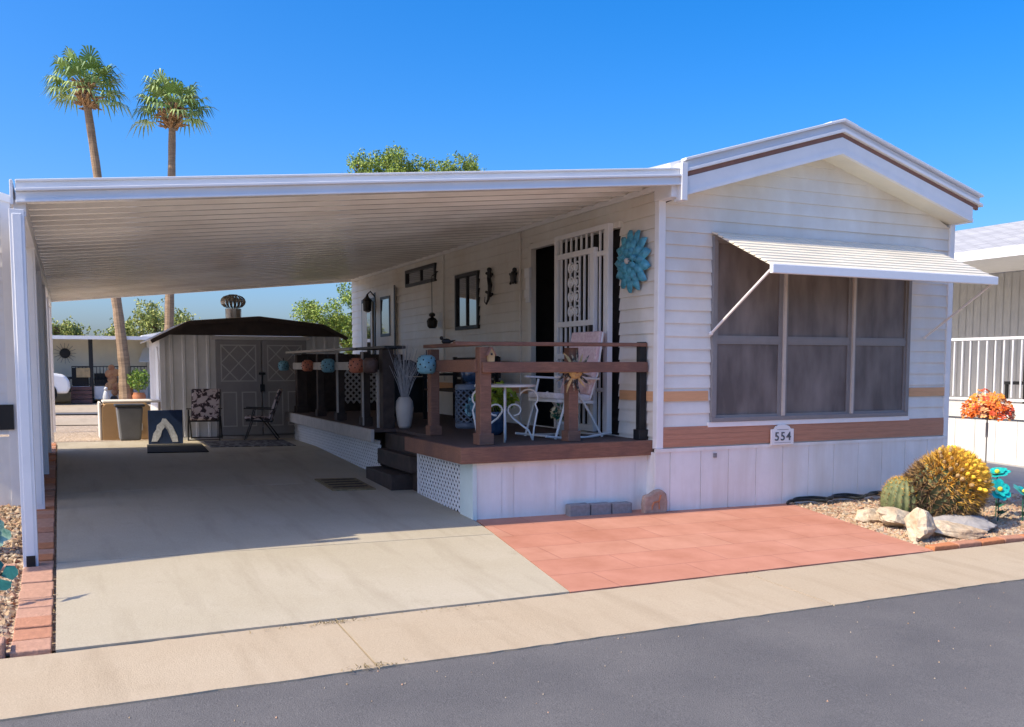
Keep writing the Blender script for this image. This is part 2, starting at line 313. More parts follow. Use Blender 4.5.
# ------------------------------------------------------------------ mesh helpers
class MB:
    def __init__(s): s.v = []; s.f = []; s.m = []
    def add(s, vs, fs, m=0):
        o = len(s.v); s.v += [Vector(a) for a in vs]
        for f in fs: s.f.append(tuple(o+i for i in f)); s.m.append(m)
    def box(s, x0, x1, y0, y1, z0, z1, m=0):
        s.add([(x0,y0,z0),(x1,y0,z0),(x1,y1,z0),(x0,y1,z0),(x0,y0,z1),(x1,y0,z1),(x1,y1,z1),(x0,y1,z1)],
              [(0,3,2,1),(4,5,6,7),(0,1,5,4),(1,2,6,5),(2,3,7,6),(3,0,4,7)], m)
    def quad(s, a, b, c, d, m=0): s.add([a, b, c, d], [(0, 1, 2, 3)], m)
    def bar(s, p, q, w, h, m=0, up=(0, 0, 1)):
        p = Vector(p); q = Vector(q); d = (q-p).normalized(); u = Vector(up)
        if abs(d.dot(u)) > .98: u = Vector((0, 1, 0))
        r = d.cross(u).normalized(); u = r.cross(d).normalized()
        r = r*w/2; u = u*h/2
        s.add([p-r-u, p+r-u, p+r+u, p-r+u, q-r-u, q+r-u, q+r+u, q-r+u],
              [(0,1,2,3),(7,6,5,4),(0,4,5,1),(1,5,6,2),(2,6,7,3),(3,7,4,0)], m)
    def tube(s, pts, r, n=8, m=0):
        pts = [Vector(p) for p in pts]; k = len(pts)
        rr = r if isinstance(r, (list, tuple)) else [r]*k
        d0 = (pts[1]-pts[0]).normalized(); u = Vector((0, 0, 1)) if abs(d0.z) < .9 else Vector((1, 0, 0))
        vs = []; fs = []
        for i, p in enumerate(pts):
            d = (pts[min(i+1, k-1)]-pts[max(i-1, 0)]).normalized()
            a = d.cross(u)
            if a.length < 1e-4: a = d.orthogonal()
            a.normalize(); b = a.cross(d).normalized(); u = b
            for j in range(n):
                t = 2*PI*j/n; vs.append(p+(a*math.cos(t)+b*math.sin(t))*rr[i])
        for i in range(k-1):
            for j in range(n):
                j2 = (j+1) % n; fs.append((i*n+j, i*n+j2, (i+1)*n+j2, (i+1)*n+j))
        fs.append(tuple(range(n-1, -1, -1))); fs.append(tuple((k-1)*n+j for j in range(n)))
        s.add(vs, fs, m)
    def lathe(s, prof, c, n=20, m=0, axis=None):
        c = Vector(c); vs = []; fs = []
        q = Vector((0, 0, 1)).rotation_difference(Vector(axis).normalized()) if axis else None
        for r, z in prof:
            for j in range(n):
                t = 2*PI*j/n; w = Vector((r*math.cos(t), r*math.sin(t), z))
                vs.append(c+(q @ w if q else w))
        k = len(prof)
        for i in range(k-1):
            for j in range(n):
                j2 = (j+1) % n; fs.append((i*n+j, i*n+j2, (i+1)*n+j2, (i+1)*n+j))
        fs.append(tuple(range(n-1, -1, -1))); fs.append(tuple((k-1)*n+j for j in range(n)))
        s.add(vs, fs, m)
    def prism(s, poly, o, ax, ay, depth, m=0):
        o = Vector(o); ax = Vector(ax); ay = Vector(ay); az = Vector(depth); n = len(poly)
        a = [o+ax*p[0]+ay*p[1] for p in poly]; b = [p+az for p in a]
        s.add(a+b, [tuple(range(n-1, -1, -1)), tuple(range(n, 2*n))]+[(i, (i+1) % n, n+(i+1) % n, n+i) for i in range(n)], m)
    def sphere(s, c, r, n=10, m=0, sq=(1, 1, 1)):
        prof = [(max(r*math.sin(PI*i/n), 1e-4), -r*math.cos(PI*i/n)) for i in range(n+1)]
        o = len(s.v); s.lathe(prof, (0, 0, 0), 2*n, m)
        for i in range(o, len(s.v)): s.v[i] = Vector((s.v[i].x*sq[0], s.v[i].y*sq[1], s.v[i].z*sq[2]))+Vector(c)

ROOT = {}
def tag(o, label=None, cat=None, group=None, kind=None):
    if label: o['label'] = label
    if cat: o['category'] = cat
    if group: o['group'] = group
    if kind: o['kind'] = kind
    return o
def root(name, loc, label, cat, group=None, rz=0):
    e = bpy.data.objects.new(name, None); col.objects.link(e); e.location = loc; e.rotation_euler = (0, 0, rz)
    e.empty_display_size = .2
    ROOT[e] = Vector(loc); tag(e, label, cat, group); return e
def build(name, mb, mats, parent=None, loc=None, smooth=False, bevel=0, local=False, fixn=False):
    if not isinstance(mats, (list, tuple)): mats = [mats]
    off = Vector((0, 0, 0))
    if parent is not None and not local: off = ROOT[parent]
    if parent is None and loc is not None and not local: off = Vector(loc)
    me = bpy.data.meshes.new(name)
    me.from_pydata([tuple(v-off) for v in mb.v], [], mb.f)
    for m in mats: me.materials.append(m)
    if len(mats) > 1: me.polygons.foreach_set('material_index', mb.m)
    if smooth: me.polygons.foreach_set('use_smooth', [True]*len(me.polygons))
    me.update()
    o = bpy.data.objects.new(name, me); col.objects.link(o)
    if parent is not None: o.parent = parent; ROOT[o] = off if not local else Vector((0, 0, 0))
    elif loc is not None: o.location = loc
    if bevel:
        b = o.modifiers.new('bevel', 'BEVEL'); b.width = bevel; b.segments = 2; b.limit_method = 'ANGLE'
    return o
def thing(name, mb, mats, loc, label, cat, group=None, **k):
    o = build(name, mb, mats, None, loc, **k); return tag(o, label, cat, group)
def copy_tree(o, parent=None):
    c = o.copy(); col.objects.link(c)
    if parent is not None: c.parent = parent
    for ch in list(o.children): copy_tree(ch, c)
    return c

def clamp(a, lo, hi): return max(lo, min(hi, a))
def g(x, y): return -.0138*clamp(x, -9, 7) + .0373*clamp(y, -4, 6)

def patch(name, c00, c10, c11, c01, nx, ny, dz, thick, m, kind='structure', jitter=0):
    mb = MB(); c = [Vector((*p, 0)) for p in (c00, c10, c11, c01)]
    vs = []
    for j in range(ny+1):
        for i in range(nx+1):
            u = i/nx; v = j/ny
            p = (c[0]*(1-u)+c[1]*u)*(1-v)+(c[3]*(1-u)+c[2]*u)*v
            if jitter and (j in (0, ny)) and 0 < i < nx: p.y += (noise.noise((p.x*1.7, p.y, 3))*.6+noise.noise((p.x*9, p.y, 1))*.4)*jitter
            vs.append((p.x, p.y, g(p.x, p.y)+dz))
    W = nx+1; fs = []
    for j in range(ny):
        for i in range(nx): fs.append((j*W+i, j*W+i+1, (j+1)*W+i+1, (j+1)*W+i))
    mb.add(vs, fs)
    if thick:
        edge = [i for i in range(W)]+[j*W+nx for j in range(1, ny+1)]+[ny*W+i for i in range(nx-1, -1, -1)]+[j*W for j in range(ny-1, 0, -1)]
        ev = [vs[e] for e in edge]; n = len(ev)
        mb.add(ev+[(p[0], p[1], p[2]-thick) for p in ev], [(i, n+i, n+(i+1) % n, (i+1) % n) for i in range(n)])
    o = build(name, mb, m, None, (c00[0], c00[1], 0))
    return tag(o, kind=kind)

# ------------------------------------------------------------------ ground, road, slabs
def gut_back(x): return -2.42+.030*(x+5.3)
def gut_front(x): return -3.245+.020*(x+5.3)
mb = MB()
xs = [-300, -120, -60, -30, -15, -9, -7, -6, -5, -3, -1, 1, 3, 5, 7, 9, 15, 30, 60, 120, 300]
ys = [-60, -30, -15, -8, -4, -3, -2, 0, 2, 4, 6, 8, 12, 20, 30, 50, 90, 200, 600]
mb.add([(x, y, g(x, y)-.05) for y in ys for x in xs],
       [(j*len(xs)+i, j*len(xs)+i+1, (j+1)*len(xs)+i+1, (j+1)*len(xs)+i) for j in range(len(ys)-1) for i in range(len(xs)-1)])
tag(build('ground', mb, MT['desert']), kind='structure')

patch('road', (-60, gut_front(-60)-9), (60, gut_front(60)-9), (60, gut_front(60)+.05), (-60, gut_front(-60)+.05), 240, 12, -.022, 0, MT['asphalt'])
# gutter panels, between joints
jx = [-16.2, -13.1, -10.0, -6.93, -3.84, -.765, 2.31, 5.39, 8.46, 11.5, 14.6]
for a, b in zip(jx[:-1], jx[1:]):
    a += .006; b -= .006
    patch('gutter', (a, gut_front(a)), (b, gut_front(b)), (b, gut_back(b)-.006), (a, gut_back(a)-.006), 40, 4, -.012, .12, MT['gutter'], jitter=.022)
# driveway: front panel (sun) and rear panels with joints
def dl(y): return -5.30-.007*(y+2.4)
patch('driveway', (dl(-2.4), gut_back(-5.3)+.001), (-2.262, gut_back(-2.26)+.001), (-1.99, -.52), (dl(-.52), -.46), 16, 8, 0, .12, MT['concrete'])
patch('driveway', (dl(-.45), -.45), (-1.985, -.51), (-1.60, 2.55), (dl(2.6), 2.6), 16, 8, 0, .12, MT['concrete'])
patch('driveway', (dl(2.61), 2.61), (-1.60, 2.56), (-1.60, 6.0), (dl(6), 6.0), 16, 10, 0, .12, MT['concrete_oily'])
patch('driveway', (dl(6), 6.008), (-1.2, 6.008), (-1.2, 7.75), (dl(7.7), 7.75), 10, 4, 0, .12, MT['concrete'])
patch('shed_pad', (-3.95, 7.756), (-.6, 7.756), (-.6, 10.9), (-3.95, 10.9), 6, 6, -.002, .1, MT['oldslab'])
# red paving in front of the home
patch('patio', (-2.252, gut_back(-2.25)+.004), (1.24, gut_back(1.24)+.004), (1.69, .06), (-1.865, .20), 20, 10, -.004, .1, MT['paver'])
# gravel beds
patch('gravel_bed', (1.25, gut_back(1.2)+.10), (6.2, gut_back(6.2)+.10), (6.2, .3), (1.70, .3), 20, 10, -.030, 0, MT['gravel'])
patch('gravel_bed', (-9, gut_back(-9)+.1), (-5.3, gut_back(-5.3)+.1), (-5.36, 8.2), (-9, 8.2), 8, 20, -.035, 0, MT['gravel'])
patch('neighbour_slab', (4.1, -.62), (7.5, -.95), (7.5, 12), (4.1, 12), 6, 20, -.016, .1, MT['oldslab'])
patch('gravel_yard', (-12, 7.9), (-3.9, 7.9), (-3.9, 12.5), (-12, 12.5), 6, 6, -.03, 0, MT['gravel'])
patch('lane', (-40, 12.6), (3.5, 12.6), (3.5, 15.2), (-40, 15.2), 20, 4, -.02, 0, MT['gutter'])
patch('lane_shoulder', (-40, 17.2), (3.5, 17.2), (3.5, 18.1), (-40, 18.1), 20, 2, -.02, 0, MT['asphalt'])
patch('far_drive', (-40, 18.2), (3.5, 18.2), (3.5, 26), (-40, 26), 20, 4, -.022, 0, MT['gutter'])

def pebbles(name, poly_fn, n, label, s0=.012, s1=.030, dz=-.03):
    mb = MB(); base = [(1,0,0),(0,1,0),(-1,0,0),(0,-1,0),(0,0,1),(0,0,-1)]
    fs = [(0,1,4),(1,2,4),(2,3,4),(3,0,4),(1,0,5),(2,1,5),(3,2,5),(0,3,5)]
    rd = random.Random(len(name)+n)
    for _ in range(n):
        p = poly_fn(rd)
        s = rd.uniform(s0, s1)*(1.5 if rd.random() < .08 else 1); q = Matrix.Rotation(rd.uniform(0, 6.28), 3, 'Z') @ Matrix.Rotation(rd.uniform(-.6, .6), 3, 'X')
        sc3 = (s*rd.uniform(.7, 1.3), s*rd.uniform(.7, 1.3), s*rd.uniform(.5, .9))
        c = Vector((p[0], p[1], g(p[0], p[1])+dz+s*.25))
        mb.add([c+q @ Vector((v[0]*sc3[0]*rd.uniform(.8, 1.15), v[1]*sc3[1]*rd.uniform(.8, 1.15), v[2]*sc3[2])) for v in base], fs, rd.randrange(5))
    o = build(name, mb, PEB, None, (0, 0, 0)); return tag(o, label, 'gravel', kind='stuff')
def right_bed(rd):
    y = rd.uniform(gut_back(2)+.12, .0); t = (y+2.18)/2.2
    return (rd.uniform(1.28+.44*t, 4.9), y) if rd.random() < .8 else (rd.uniform(1.28+.44*t, 3), y)
pebbles('gravel', right_bed, 16000, 'loose tan pebbles around the barrel cactus')
pebbles('gravel', lambda rd: (rd.uniform(-6.1, -5.545), rd.uniform(-2.2, -.55)), 3600, 'loose tan pebbles beside the brick driveway edging')
pebbles('gravel', lambda rd: (rd.uniform(-6.4, -5.56), rd.uniform(-.55, 2.1)), 2600, 'loose pebbles beneath the wall on the left')

# ------------------------------------------------------------------ siding generator
def siding(mb, axis, plane, rng, z0, z1, holes=(), course=.127, lap=.016, m=0, sign=-1):
    zs = set([z0, z1]); k = 0
    while z0+k*course < z1: zs.add(round(z0+k*course, 5)); k += 1
    for h in holes: zs.add(h[2]); zs.add(h[3])
    zs = sorted(z for z in zs if z0-1e-6 <= z <= z1+1e-6)
    def P(a, z, o): return (a, plane+sign*o, z) if axis == 'x' else (plane+sign*o, a, z)
    for lo, hi in zip(zs[:-1], zs[1:]):
        if hi-lo < 1e-5: continue
        kc = math.floor((lo-z0+1e-5)/course); cb = z0+kc*course
        ol = lap*(1-(lo-cb)/course); oh = lap*(1-(hi-cb)/course)
        A0, A1 = rng(lo); B0, B1 = rng(hi)
        segs = [(A0, A1, B0, B1)]
        zm = (lo+hi)/2
        hs = sorted((h[0], h[1]) for h in holes if h[2] < zm < h[3])
        if hs:
            segs = []; a = A0; b = B0
            for h0, h1 in hs: segs.append((a, h0, b, h0)); a = b = h1
            segs.append((a, A1, b, B1))
        for a0, a1, b0, b1 in segs:
            if a1-a0 < 1e-4 and b1-b0 < 1e-4: continue
            mb.quad(P(a0, lo, ol), P(a1, lo, ol), P(b1, hi, oh), P(b0, hi, oh), m)
            if abs(lo-cb) < 1e-4: mb.quad(P(a0, lo, 0), P(a1, lo, 0), P(a1, lo, ol), P(a0, lo, ol), m)

# ------------------------------------------------------------------ the mobile home
W, LEN = 4.0, 10.8
home = root('mobile_home', (2.0, 5.4, g(2, 5)), 'long white mobile home with low gable roof, brown bands and covered side porch', 'mobile home')
AP = 2.02
def zb(x): return 3.579-.29*abs(x-AP)          # underside of the gable boards
FW = (.62, 3.35, .86, 2.71)                     # front window opening
def gable_rng(z):
    if z <= 2.98: return (.05, W-.05)
    d = (3.60-z)/.29; return (max(.05, AP-d), min(W-.05, AP+d))
mb = MB(); siding(mb, 'x', 0, gable_rng, .824, 3.58, [FW])
siding(mb, 'x', .012, lambda z: (.05, W-.05), .60, .824, [])
build('front_wall', mb, MT['siding'], home)
DOOR = (.70, 2.69, .70, 2.84); WIN2 = (4.35, 5.20, 1.945, 2.745); HW = (6.02, 7.43, 2.735, 3.015)
D2 = (7.97, 9.06, .72, 2.79); W3 = (9.14, 10.02, 1.2, 2.69)
mb = MB(); siding(mb, 'y', 0, lambda z: (.05, LEN), .60, 3.24, [DOOR, WIN2, HW, D2, W3])
build('side_wall', mb, MT['siding'], home)
mb = MB(); siding(mb, 'y', W, lambda z: (.05, LEN), .60, 3.0, [], sign=1); siding(mb, 'x', LEN, lambda z: (0, W), .60, 3.3, [], sign=1)
build('rear_walls', mb, MT['siding'], home)
# dark rooms behind the openings
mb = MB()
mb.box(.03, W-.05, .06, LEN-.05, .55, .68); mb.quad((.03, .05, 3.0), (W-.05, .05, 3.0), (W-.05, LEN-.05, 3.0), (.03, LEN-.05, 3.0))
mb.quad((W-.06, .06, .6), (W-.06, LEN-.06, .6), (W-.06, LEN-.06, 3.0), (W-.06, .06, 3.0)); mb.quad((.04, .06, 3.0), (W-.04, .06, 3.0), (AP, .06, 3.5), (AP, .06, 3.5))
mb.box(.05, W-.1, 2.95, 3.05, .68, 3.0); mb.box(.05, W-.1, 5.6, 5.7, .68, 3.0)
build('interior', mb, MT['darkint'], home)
# skirting with vertical panel grooves
mb = MB(); x = .0
jit = random.Random(3)
edges = [-.035, .14, .51, .855, 1.21, 1.565, 1.92, 2.275, 2.63, 2.985, 3.34, 3.69, 4.0]
for a, b in zip(edges[:-1], edges[1:]):
    mb.add([(a+.005, -.024, -.12), (b-.005, -.024, -.12), (b-.005, -.024, .578), (a+.005, -.024, .578)], [(0, 1, 2, 3)])
    mb.quad((a+.005, -.024, -.12), (a+.005, -.024, .578), (a+.003, -.012, .578), (a+.003, -.012, -.12)); mb.quad((b-.005, -.024, -.12), (b-.003, -.012, -.12), (b-.003, -.012, .578), (b-.005, -.024, .578))
    mb.quad((a-.006, -.012, -.12), (a+.006, -.012, -.12), (a+.006, -.012, .578), (a-.006, -.012, .578))
mb.box(-.035, W, -.034, .0, .578, .612)
for i in range(30):
    y = .1+i*.36
    mb.quad((W+.012, y, -.2), (W+.012, y+.35, -.2), (W+.012, y+.35, .6), (W+.012, y, .6))
mb.box(-.03, -.012, 2.6, LEN, -.1, .6); mb.box(-.0345, -.018, -.022, .25, -.1, .578)
build('skirting', mb, MT['skirt'], home)
# bands
mb = MB(); mb.box(.055, W-.055, -.022, -.008, .622, .824)
for zz in (.672, .722, .772): mb.box(.055, W-.055, -.0255, -.021, zz-.022, zz+.024)
build('brown_band', mb, MT['rustband'], home)
for bb in ((.055, FW[0]-.03, -.021, -.004), (FW[1]+.03, W-.055, -.021, -.004), (-.021, -.004, .055, DOOR[0]-.03), (-.021, -.004, DOOR[1]+.09, LEN)):
    mb = MB(); mb.box(*bb, 1.078, 1.175); build('tan_band', mb, MT['tanband'], home)
mb = MB(); mb.box(-.024, .055, -.026, .05, .612, 3.06)
build('corner_trim', mb, MT['trimwhite'], home, bevel=.006)
mb = MB(); mb.box(W-.055, W+.026, -.026, .05, -.10, 3.02)
build('corner_trim', mb, MT['trimwhite'], home, bevel=.006)
# gable boards, brown strip, metal edge and cap along both slopes
def rake(mb, y0, y1, za, zc, x0, x1, m=0):
    n = 2
    pts = [(x0, zb(x0)), (x1, zb(x1))]
    (xa, z0), (xb, z1) = pts
    mb.add([(xa, y0, z0+za), (xb, y0, z1+za), (xb, y0, z1+zc), (xa, y0, z0+zc), (xa, y1, z0+za), (xb, y1, z1+za), (xb, y1, z1+zc), (xa, y1, z0+zc)],
           [(0,1,2,3),(7,6,5,4),(0,4,5,1),(1,5,6,2),(2,6,7,3),(3,7,4,0)], m)
XL, XR = .066, 3.97
mb = MB()
rake(mb, -.29, -.26, 0, .168, XL, AP); rake(mb, -.29, -.26, 0, .168, AP, XR)
rake(mb, -.302, -.289, .0, .035, XL, AP); rake(mb, -.302, -.289, .0, .035, AP, XR)
mb.box(XR-.03, XR, -.26, .5, zb(XR), zb(XR)+.16)
build('gable_board', mb, MT['trimwhite'], home)
mb = MB(); rake(mb, -.285, -.25, .170, .213, XL, AP); rake(mb, -.285, -.25, .170, .213, AP, 4.06)
build('brown_strip', mb, MT['brownstrip'], home)
mb = MB()
for a, b in ((XL, AP), (AP, 4.10)):
    rake(mb, -.322, -.25, .215, .246, a, b)
    rake(mb, -.272, -.25, .246, .318, a, b)
    rake(mb, -.325, -.24, .320, .345, a, b)
mb.box(.020, .085, -.33, -.20, 2.965, 3.31)
mb.box(-.045, .06, -.255, .03, 3.0, 3.24)
build('roof_edge', mb, MT['fasciametal'], home, bevel=.004)
mb = MB(); mb.quad((.02, -.26, zb(.02)+.003), (AP, -.26, zb(AP)+.003), (AP, .02, zb(AP)+.003), (.02, .02, zb(.02)+.003))
mb.quad((AP, -.26, zb(AP)+.003), (XR, -.26, zb(XR)+.003), (XR, .02, zb(XR)+.003), (AP, .02, zb(AP)+.003))
mb.quad((W, 0, zb(XR)+.003), (XR, 0, zb(XR)+.003), (XR, LEN, zb(XR)+.003), (W, LEN, zb(XR)+.003))
mb.quad((W-.01, 0, zb(XR)+.005), (4.08, 0, zb(XR)+.005), (4.08, LEN, zb(XR)+.005), (W-.01, LEN, zb(XR)+.005))
build('soffit', mb, MT['cream'], home)
mb = MB()
for a, b in ((-.04, AP), (AP, 4.12)):
    rake(mb, -.22, LEN+.2, .26, .335, a, b)
n = 27
for i in range(n):
    y = .18+i*.4
    for a, b in ((-.04, AP), (AP, 4.12)): rake(mb, y, y+.05, .334, .36, a, b)
rake(mb, -.32, LEN+.2, .336, .352, AP-.18, AP); rake(mb, -.32, LEN+.2, .336, .352, AP, AP+.18)
build('roof', mb, MT['roofmetal'], home)
# front window
win = MB(); x0, x1, z0, z1 = FW
t = .045
win.box(x0, x1, -.045, .02, z0, z0+t); win.box(x0, x1, -.045, .02, z1-t, z1)
win.box(x0, x0+.05, -.045, .02, z0+t, z1-t); win.box(x1-.05, x1, -.045, .02, z0+t, z1-t)
fr = build('front_window', win, MT['aluframe'], home, bevel=.004)
cols = [(x0+.05, 1.50), (1.575, 2.455), (2.53, x1-.05)]
for i, (a, b) in enumerate(cols):
    mb = MB(); mb.box(a, b, -.010, .0, z0+t, z1-t)
    build('screen', mb, MT['screen'], fr)
    mb = MB()
    mb.box(a, b, -.030, -.012, 1.665, 1.705)
    for (lo, hi) in ((z0+t, 1.665), (1.705, z1-t)):
        mb.box(a, a+.022, -.026, -.012, lo, hi); mb.box(b-.022, b, -.026, -.012, lo, hi)
        mb.box(a+.022, b-.022, -.026, -.012, lo, lo+.022); mb.box(a+.022, b-.022, -.026, -.012, hi-.022, hi)
    build('screen_frame', mb, MT['aluframe'], fr)
for a, b in ((1.50, 1.575), (2.455, 2.53)):
    mb = MB(); mb.box(a+.022, b-.022, -.055, .0, z0+t, z1-t); mb.box(a, a+.0215, -.032, .0, z0+t, z1-t, 1); mb.box(b-.0215, b, -.032, .0, z0+t, z1-t, 1)
    build('mullion', mb, [MT['tantrim'], MT['aluframe']], fr)
mb = MB(); mb.box(x0-.03, x1+.03, -.035, .0, z0-.05, z0-.002); build('sill', mb, MT['trimwhite'], fr)
# awning of overlapping slats
aw = MB(); n = 11; Y0, Z0, Y1, Z1 = -.03, 2.735, -.90, 2.335
for i in range(n):
    ta = i/n; tb = (i+1)/n
    ya = Y0+(Y1-Y0)*ta; yb = Y0+(Y1-Y0)*tb-.02; za = Z0+(Z1-Z0)*ta; zc = Z0+(Z1-Z0)*tb-.002
    aw.add([(.60, ya, za+.012), (3.56, ya, za+.012), (3.56, yb, zc+.018), (.60, yb, zc+.018), (.60, yb, zc-.004), (3.56, yb, zc-.004), (3.56, ya, za-.002), (.60, ya, za-.002)],
           [(3, 2, 1, 0), (4, 5, 2, 3), (7, 6, 5, 4), (0, 7, 4, 3)[::-1], (1, 2, 5, 6)])
an = build('awning', aw, MT['awn'], home)
mb = MB(); mb.box(.585, 3.575, -.945, -.90, 2.262, 2.345); build('awning_edge', mb, MT['awnedge'], an, bevel=.006)
for xx in (.592, 3.568):
    mb = MB(); mb.tube([(xx, -.05, 1.745), (xx, -.90, 2.29)], .013, 8); mb.sphere((xx, -.05, 1.745), .022, 6); build('awning_arm', mb, MT['trimwhite'], an)
    mb = MB(); mb.add([(xx, -.03, 2.70), (xx, -.03, 2.745), (xx, -.9, 2.34), (xx, -.9, 2.30)], [(0, 1, 2, 3)]); 
mb = MB(); mb.box(.66, .70, -.036, -.02, .50, .545); build('vent_cap', mb, MT['greyblock'], home)

# side openings -------------------------------------------------
def side_window(name, hole, fr_w, m, glassm, parent=home, split=None):
    y0, y1, z0, z1 = hole; mb = MB()
    mb.box(-.04, .01, y0, y1, z0, z0+fr_w); mb.box(-.04, .01, y0, y1, z1-fr_w, z1)
    mb.box(-.04, .01, y0, y0+fr_w, z0+fr_w, z1-fr_w); mb.box(-.04, .01, y1-fr_w, y1, z0+fr_w, z1-fr_w)
    if split: mb.box(-.03, .01, split-.02, split+.02, z0+fr_w, z1-fr_w)
    f = build(name, mb, m, parent, bevel=.004)
    mb = MB(); mb.quad((-.008, y0+fr_w, z0+fr_w), (-.008, y0+fr_w, z1-fr_w), (-.008, y1-fr_w, z1-fr_w), (-.008, y1-fr_w, z0+fr_w))
    build('pane', mb, glassm, f); return f
side_window('side_window', WIN2, .05, MT['black'], MT['glass'], split=4.78)
side_window('high_window', HW, .05, MT['black'], MT['glass'], split=6.7)
f3 = side_window('rear_window', W3, .07, MT['black'], MT['glass'])
mb = MB(); mb.box(-.05, -.02, 9.30, 9.95, 1.25, 2.62); build('window_panel', mb, MT['siding'], f3)
mb = MB(); mb.quad((-.053, 9.40, 1.3), (-.053, 9.40, 2.42), (-.053, 9.62, 2.42), (-.053, 9.62, 1.3)); build('pane', mb, MT['glass'], f3)
# rear door with a tall narrow pane
mb = MB(); mb.box(-.05, -.005, 7.97, 9.06, .72, 2.79)
d2 = build('rear_door', mb, MT['siding'], home, bevel=.006)
mb = MB(); mb.box(-.058, -.048, 7.93, 7.985, .7, 2.82); build('jamb', mb, MT['black'], d2)
mb = MB()
for a in ((8.20, 8.25), (8.70, 8.75)): mb.box(-.062, -.048, a[0], a[1], 1.95, 2.66)
mb.box(-.062, -.048, 8.25, 8.70, 1.95, 2.0); mb.box(-.062, -.048, 8.25, 8.70, 2.61, 2.66); build('pane_frame', mb, MT['black'], d2)
mb = MB(); mb.quad((-.055, 8.25, 2.0), (-.055, 8.25, 2.61), (-.055, 8.70, 2.61), (-.055, 8.70, 2.0)); build('pane', mb, MT['glass'], d2)
mb = MB(); mb.sphere((-.09, 8.05, 1.72), .035, 6); build('handle', mb, MT['brass'], d2)
# lantern beside the rear window
mb = MB(); mb.lathe([(.03, 0), (.075, .02), (.085, .20), (.10, .21), (.03, .28), (.012, .33)], (-.16, 9.22, 2.42), 8); mb.tube([(-.16, 9.22, 2.74), (-.10, 9.22, 2.80), (-.01, 9.22, 2.70)], .014, 6)
mb.box(-.02, 0, 9.16, 9.28, 2.58, 2.78)
build('wall_lantern', mb, MT['black'], home)
# conduit
mb = MB(); mb.tube([(-.03, 5.675, 3.10), (-.03, 5.675, 1.2)], .014, 6); build('conduit', mb, MT['siding'], home)
mb = MB(); mb.box(-.03, -.012, 3.02, 3.05, .62, 3.1); build('seam_trim', mb, MT['siding'], home)
# doorway frame and security door
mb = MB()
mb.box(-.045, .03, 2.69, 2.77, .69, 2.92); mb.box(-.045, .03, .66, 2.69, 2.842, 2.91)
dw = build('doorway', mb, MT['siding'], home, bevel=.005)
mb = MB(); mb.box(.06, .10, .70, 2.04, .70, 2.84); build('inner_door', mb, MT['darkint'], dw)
sec = MB(); P = -.075
def bars(mb, y0, y1, z0, z1, n, r=.011):
    for i in range(n):
        y = y0+(y1-y0)*(i+.5)/n; mb.box(P-r, P+r, y-r, y+r, z0, z1)
sec.box(P-.03, P+.03, .775, .845, .70, 2.90); sec.box(P-.03, P+.03, 1.90, 1.965, .70, 2.90)
sec.box(P-.028, P+.028, .845, 1.90, 2.845, 2.90); sec.box(P-.02, P+.02, .845, 1.03, 2.58, 2.63); sec.box(P-.02, P+.02, .845, 1.03, 1.60, 1.64); sec.box(P-.02, P+.02, .845, 1.03, 1.15, 1.19)
bars(sec, .845, 1.03, .70, 2.845, 2); bars(sec, 1.10, 1.90, 2.68, 2.845, 7)
sdf = build('security_door', sec, MT['trimwhite'], home, bevel=.004)
leaf = MB(); P = -.10
leaf.box(P-.025, P+.025, 1.03, 1.115, .72, 2.68); leaf.box(P-.025, P+.025, 1.845, 1.92, .72, 2.68)
leaf.box(P-.022, P+.022, 1.115, 1.845, 2.62, 2.68); leaf.box(P-.022, P+.022, 1.115, 1.845, 1.86, 1.92); leaf.box(P-.022, P+.022, 1.115, 1.845, 1.50, 1.56)
leaf.box(P-.022, P+.022, 1.115, 1.845, 1.12, 1.17); leaf.box(P-.022, P+.022, 1.115, 1.845, .72, .79)
bars(leaf, 1.115, 1.845, .79, 2.62, 7)
def scroll(mb, cy, cz, r, sgn, turns=1.25):
    pts = []
    for i in range(15):
        a = i/14*2*PI*turns; rr = r*(1-.62*i/14); pts.append((P-.012, cy+sgn*(rr*math.cos(a)-r), cz+rr*math.sin(a)))
    mb.tube(pts, .010, 5)
for zz in (2.02, 2.18, 2.34, 2.50):
    for s_ in (-1, 1): scroll(leaf, 1.48, zz, .075, s_); scroll(leaf, 1.48, zz, .04, s_)
build('door_leaf', leaf, MT['trimwhite'], sdf, bevel=.003)
mb = MB(); mb.box(P-.05, P-.022, 1.045, 1.10, 1.60, 1.86); mb.tube([(P-.03, 1.07, 1.66), (P-.08, 1.07, 1.66), (P-.085, 1.16, 1.66)], .011, 6)
build('handle', mb, MT['black'], sdf)

# ------------------------------------------------------------------ carport
cp = root('carport', (-2.7, 5.2, g(-2.7, 5)), 'white metal carport with ribbed ceiling and slim posts, joined to the mobile home', 'carport')
CX0, CX1 = -5.48, .06; SL = (3.266-2.698)/(CX1-CX0)
def zt(x): return 2.698+SL*(x-CX0)
mb = MB(); Y = -.25; Y2 = LEN+.02
prof = []
while Y < Y2:
    prof += [(Y, 0), (Y+.19, 0), (Y+.205, -.062), (Y+.25, -.062), (Y+.265, 0), (Y+.30, 0)]; Y += .30
for (ya, za), (yb, zc) in zip(prof[:-1], prof[1:]):
    if yb-ya < 1e-6: continue
    mb.quad((CX0+.03, ya, zt(CX0)-.055+za), (CX0+.03, yb, zt(CX0)-.055+zc), (.02, yb, zt(.02)-.055+zc), (.02, ya, zt(.02)-.055+za))
build('ceiling_pan', mb, MT['ceiling'], cp)
mb = MB(); mb.add([(CX0, -.28, zt(CX0)-.02), (CX1, -.28, zt(CX1)-.02), (CX1, LEN+.05, zt(CX1)-.02), (CX0, LEN+.05, zt(CX0)-.02)], [(0, 1, 2, 3)])
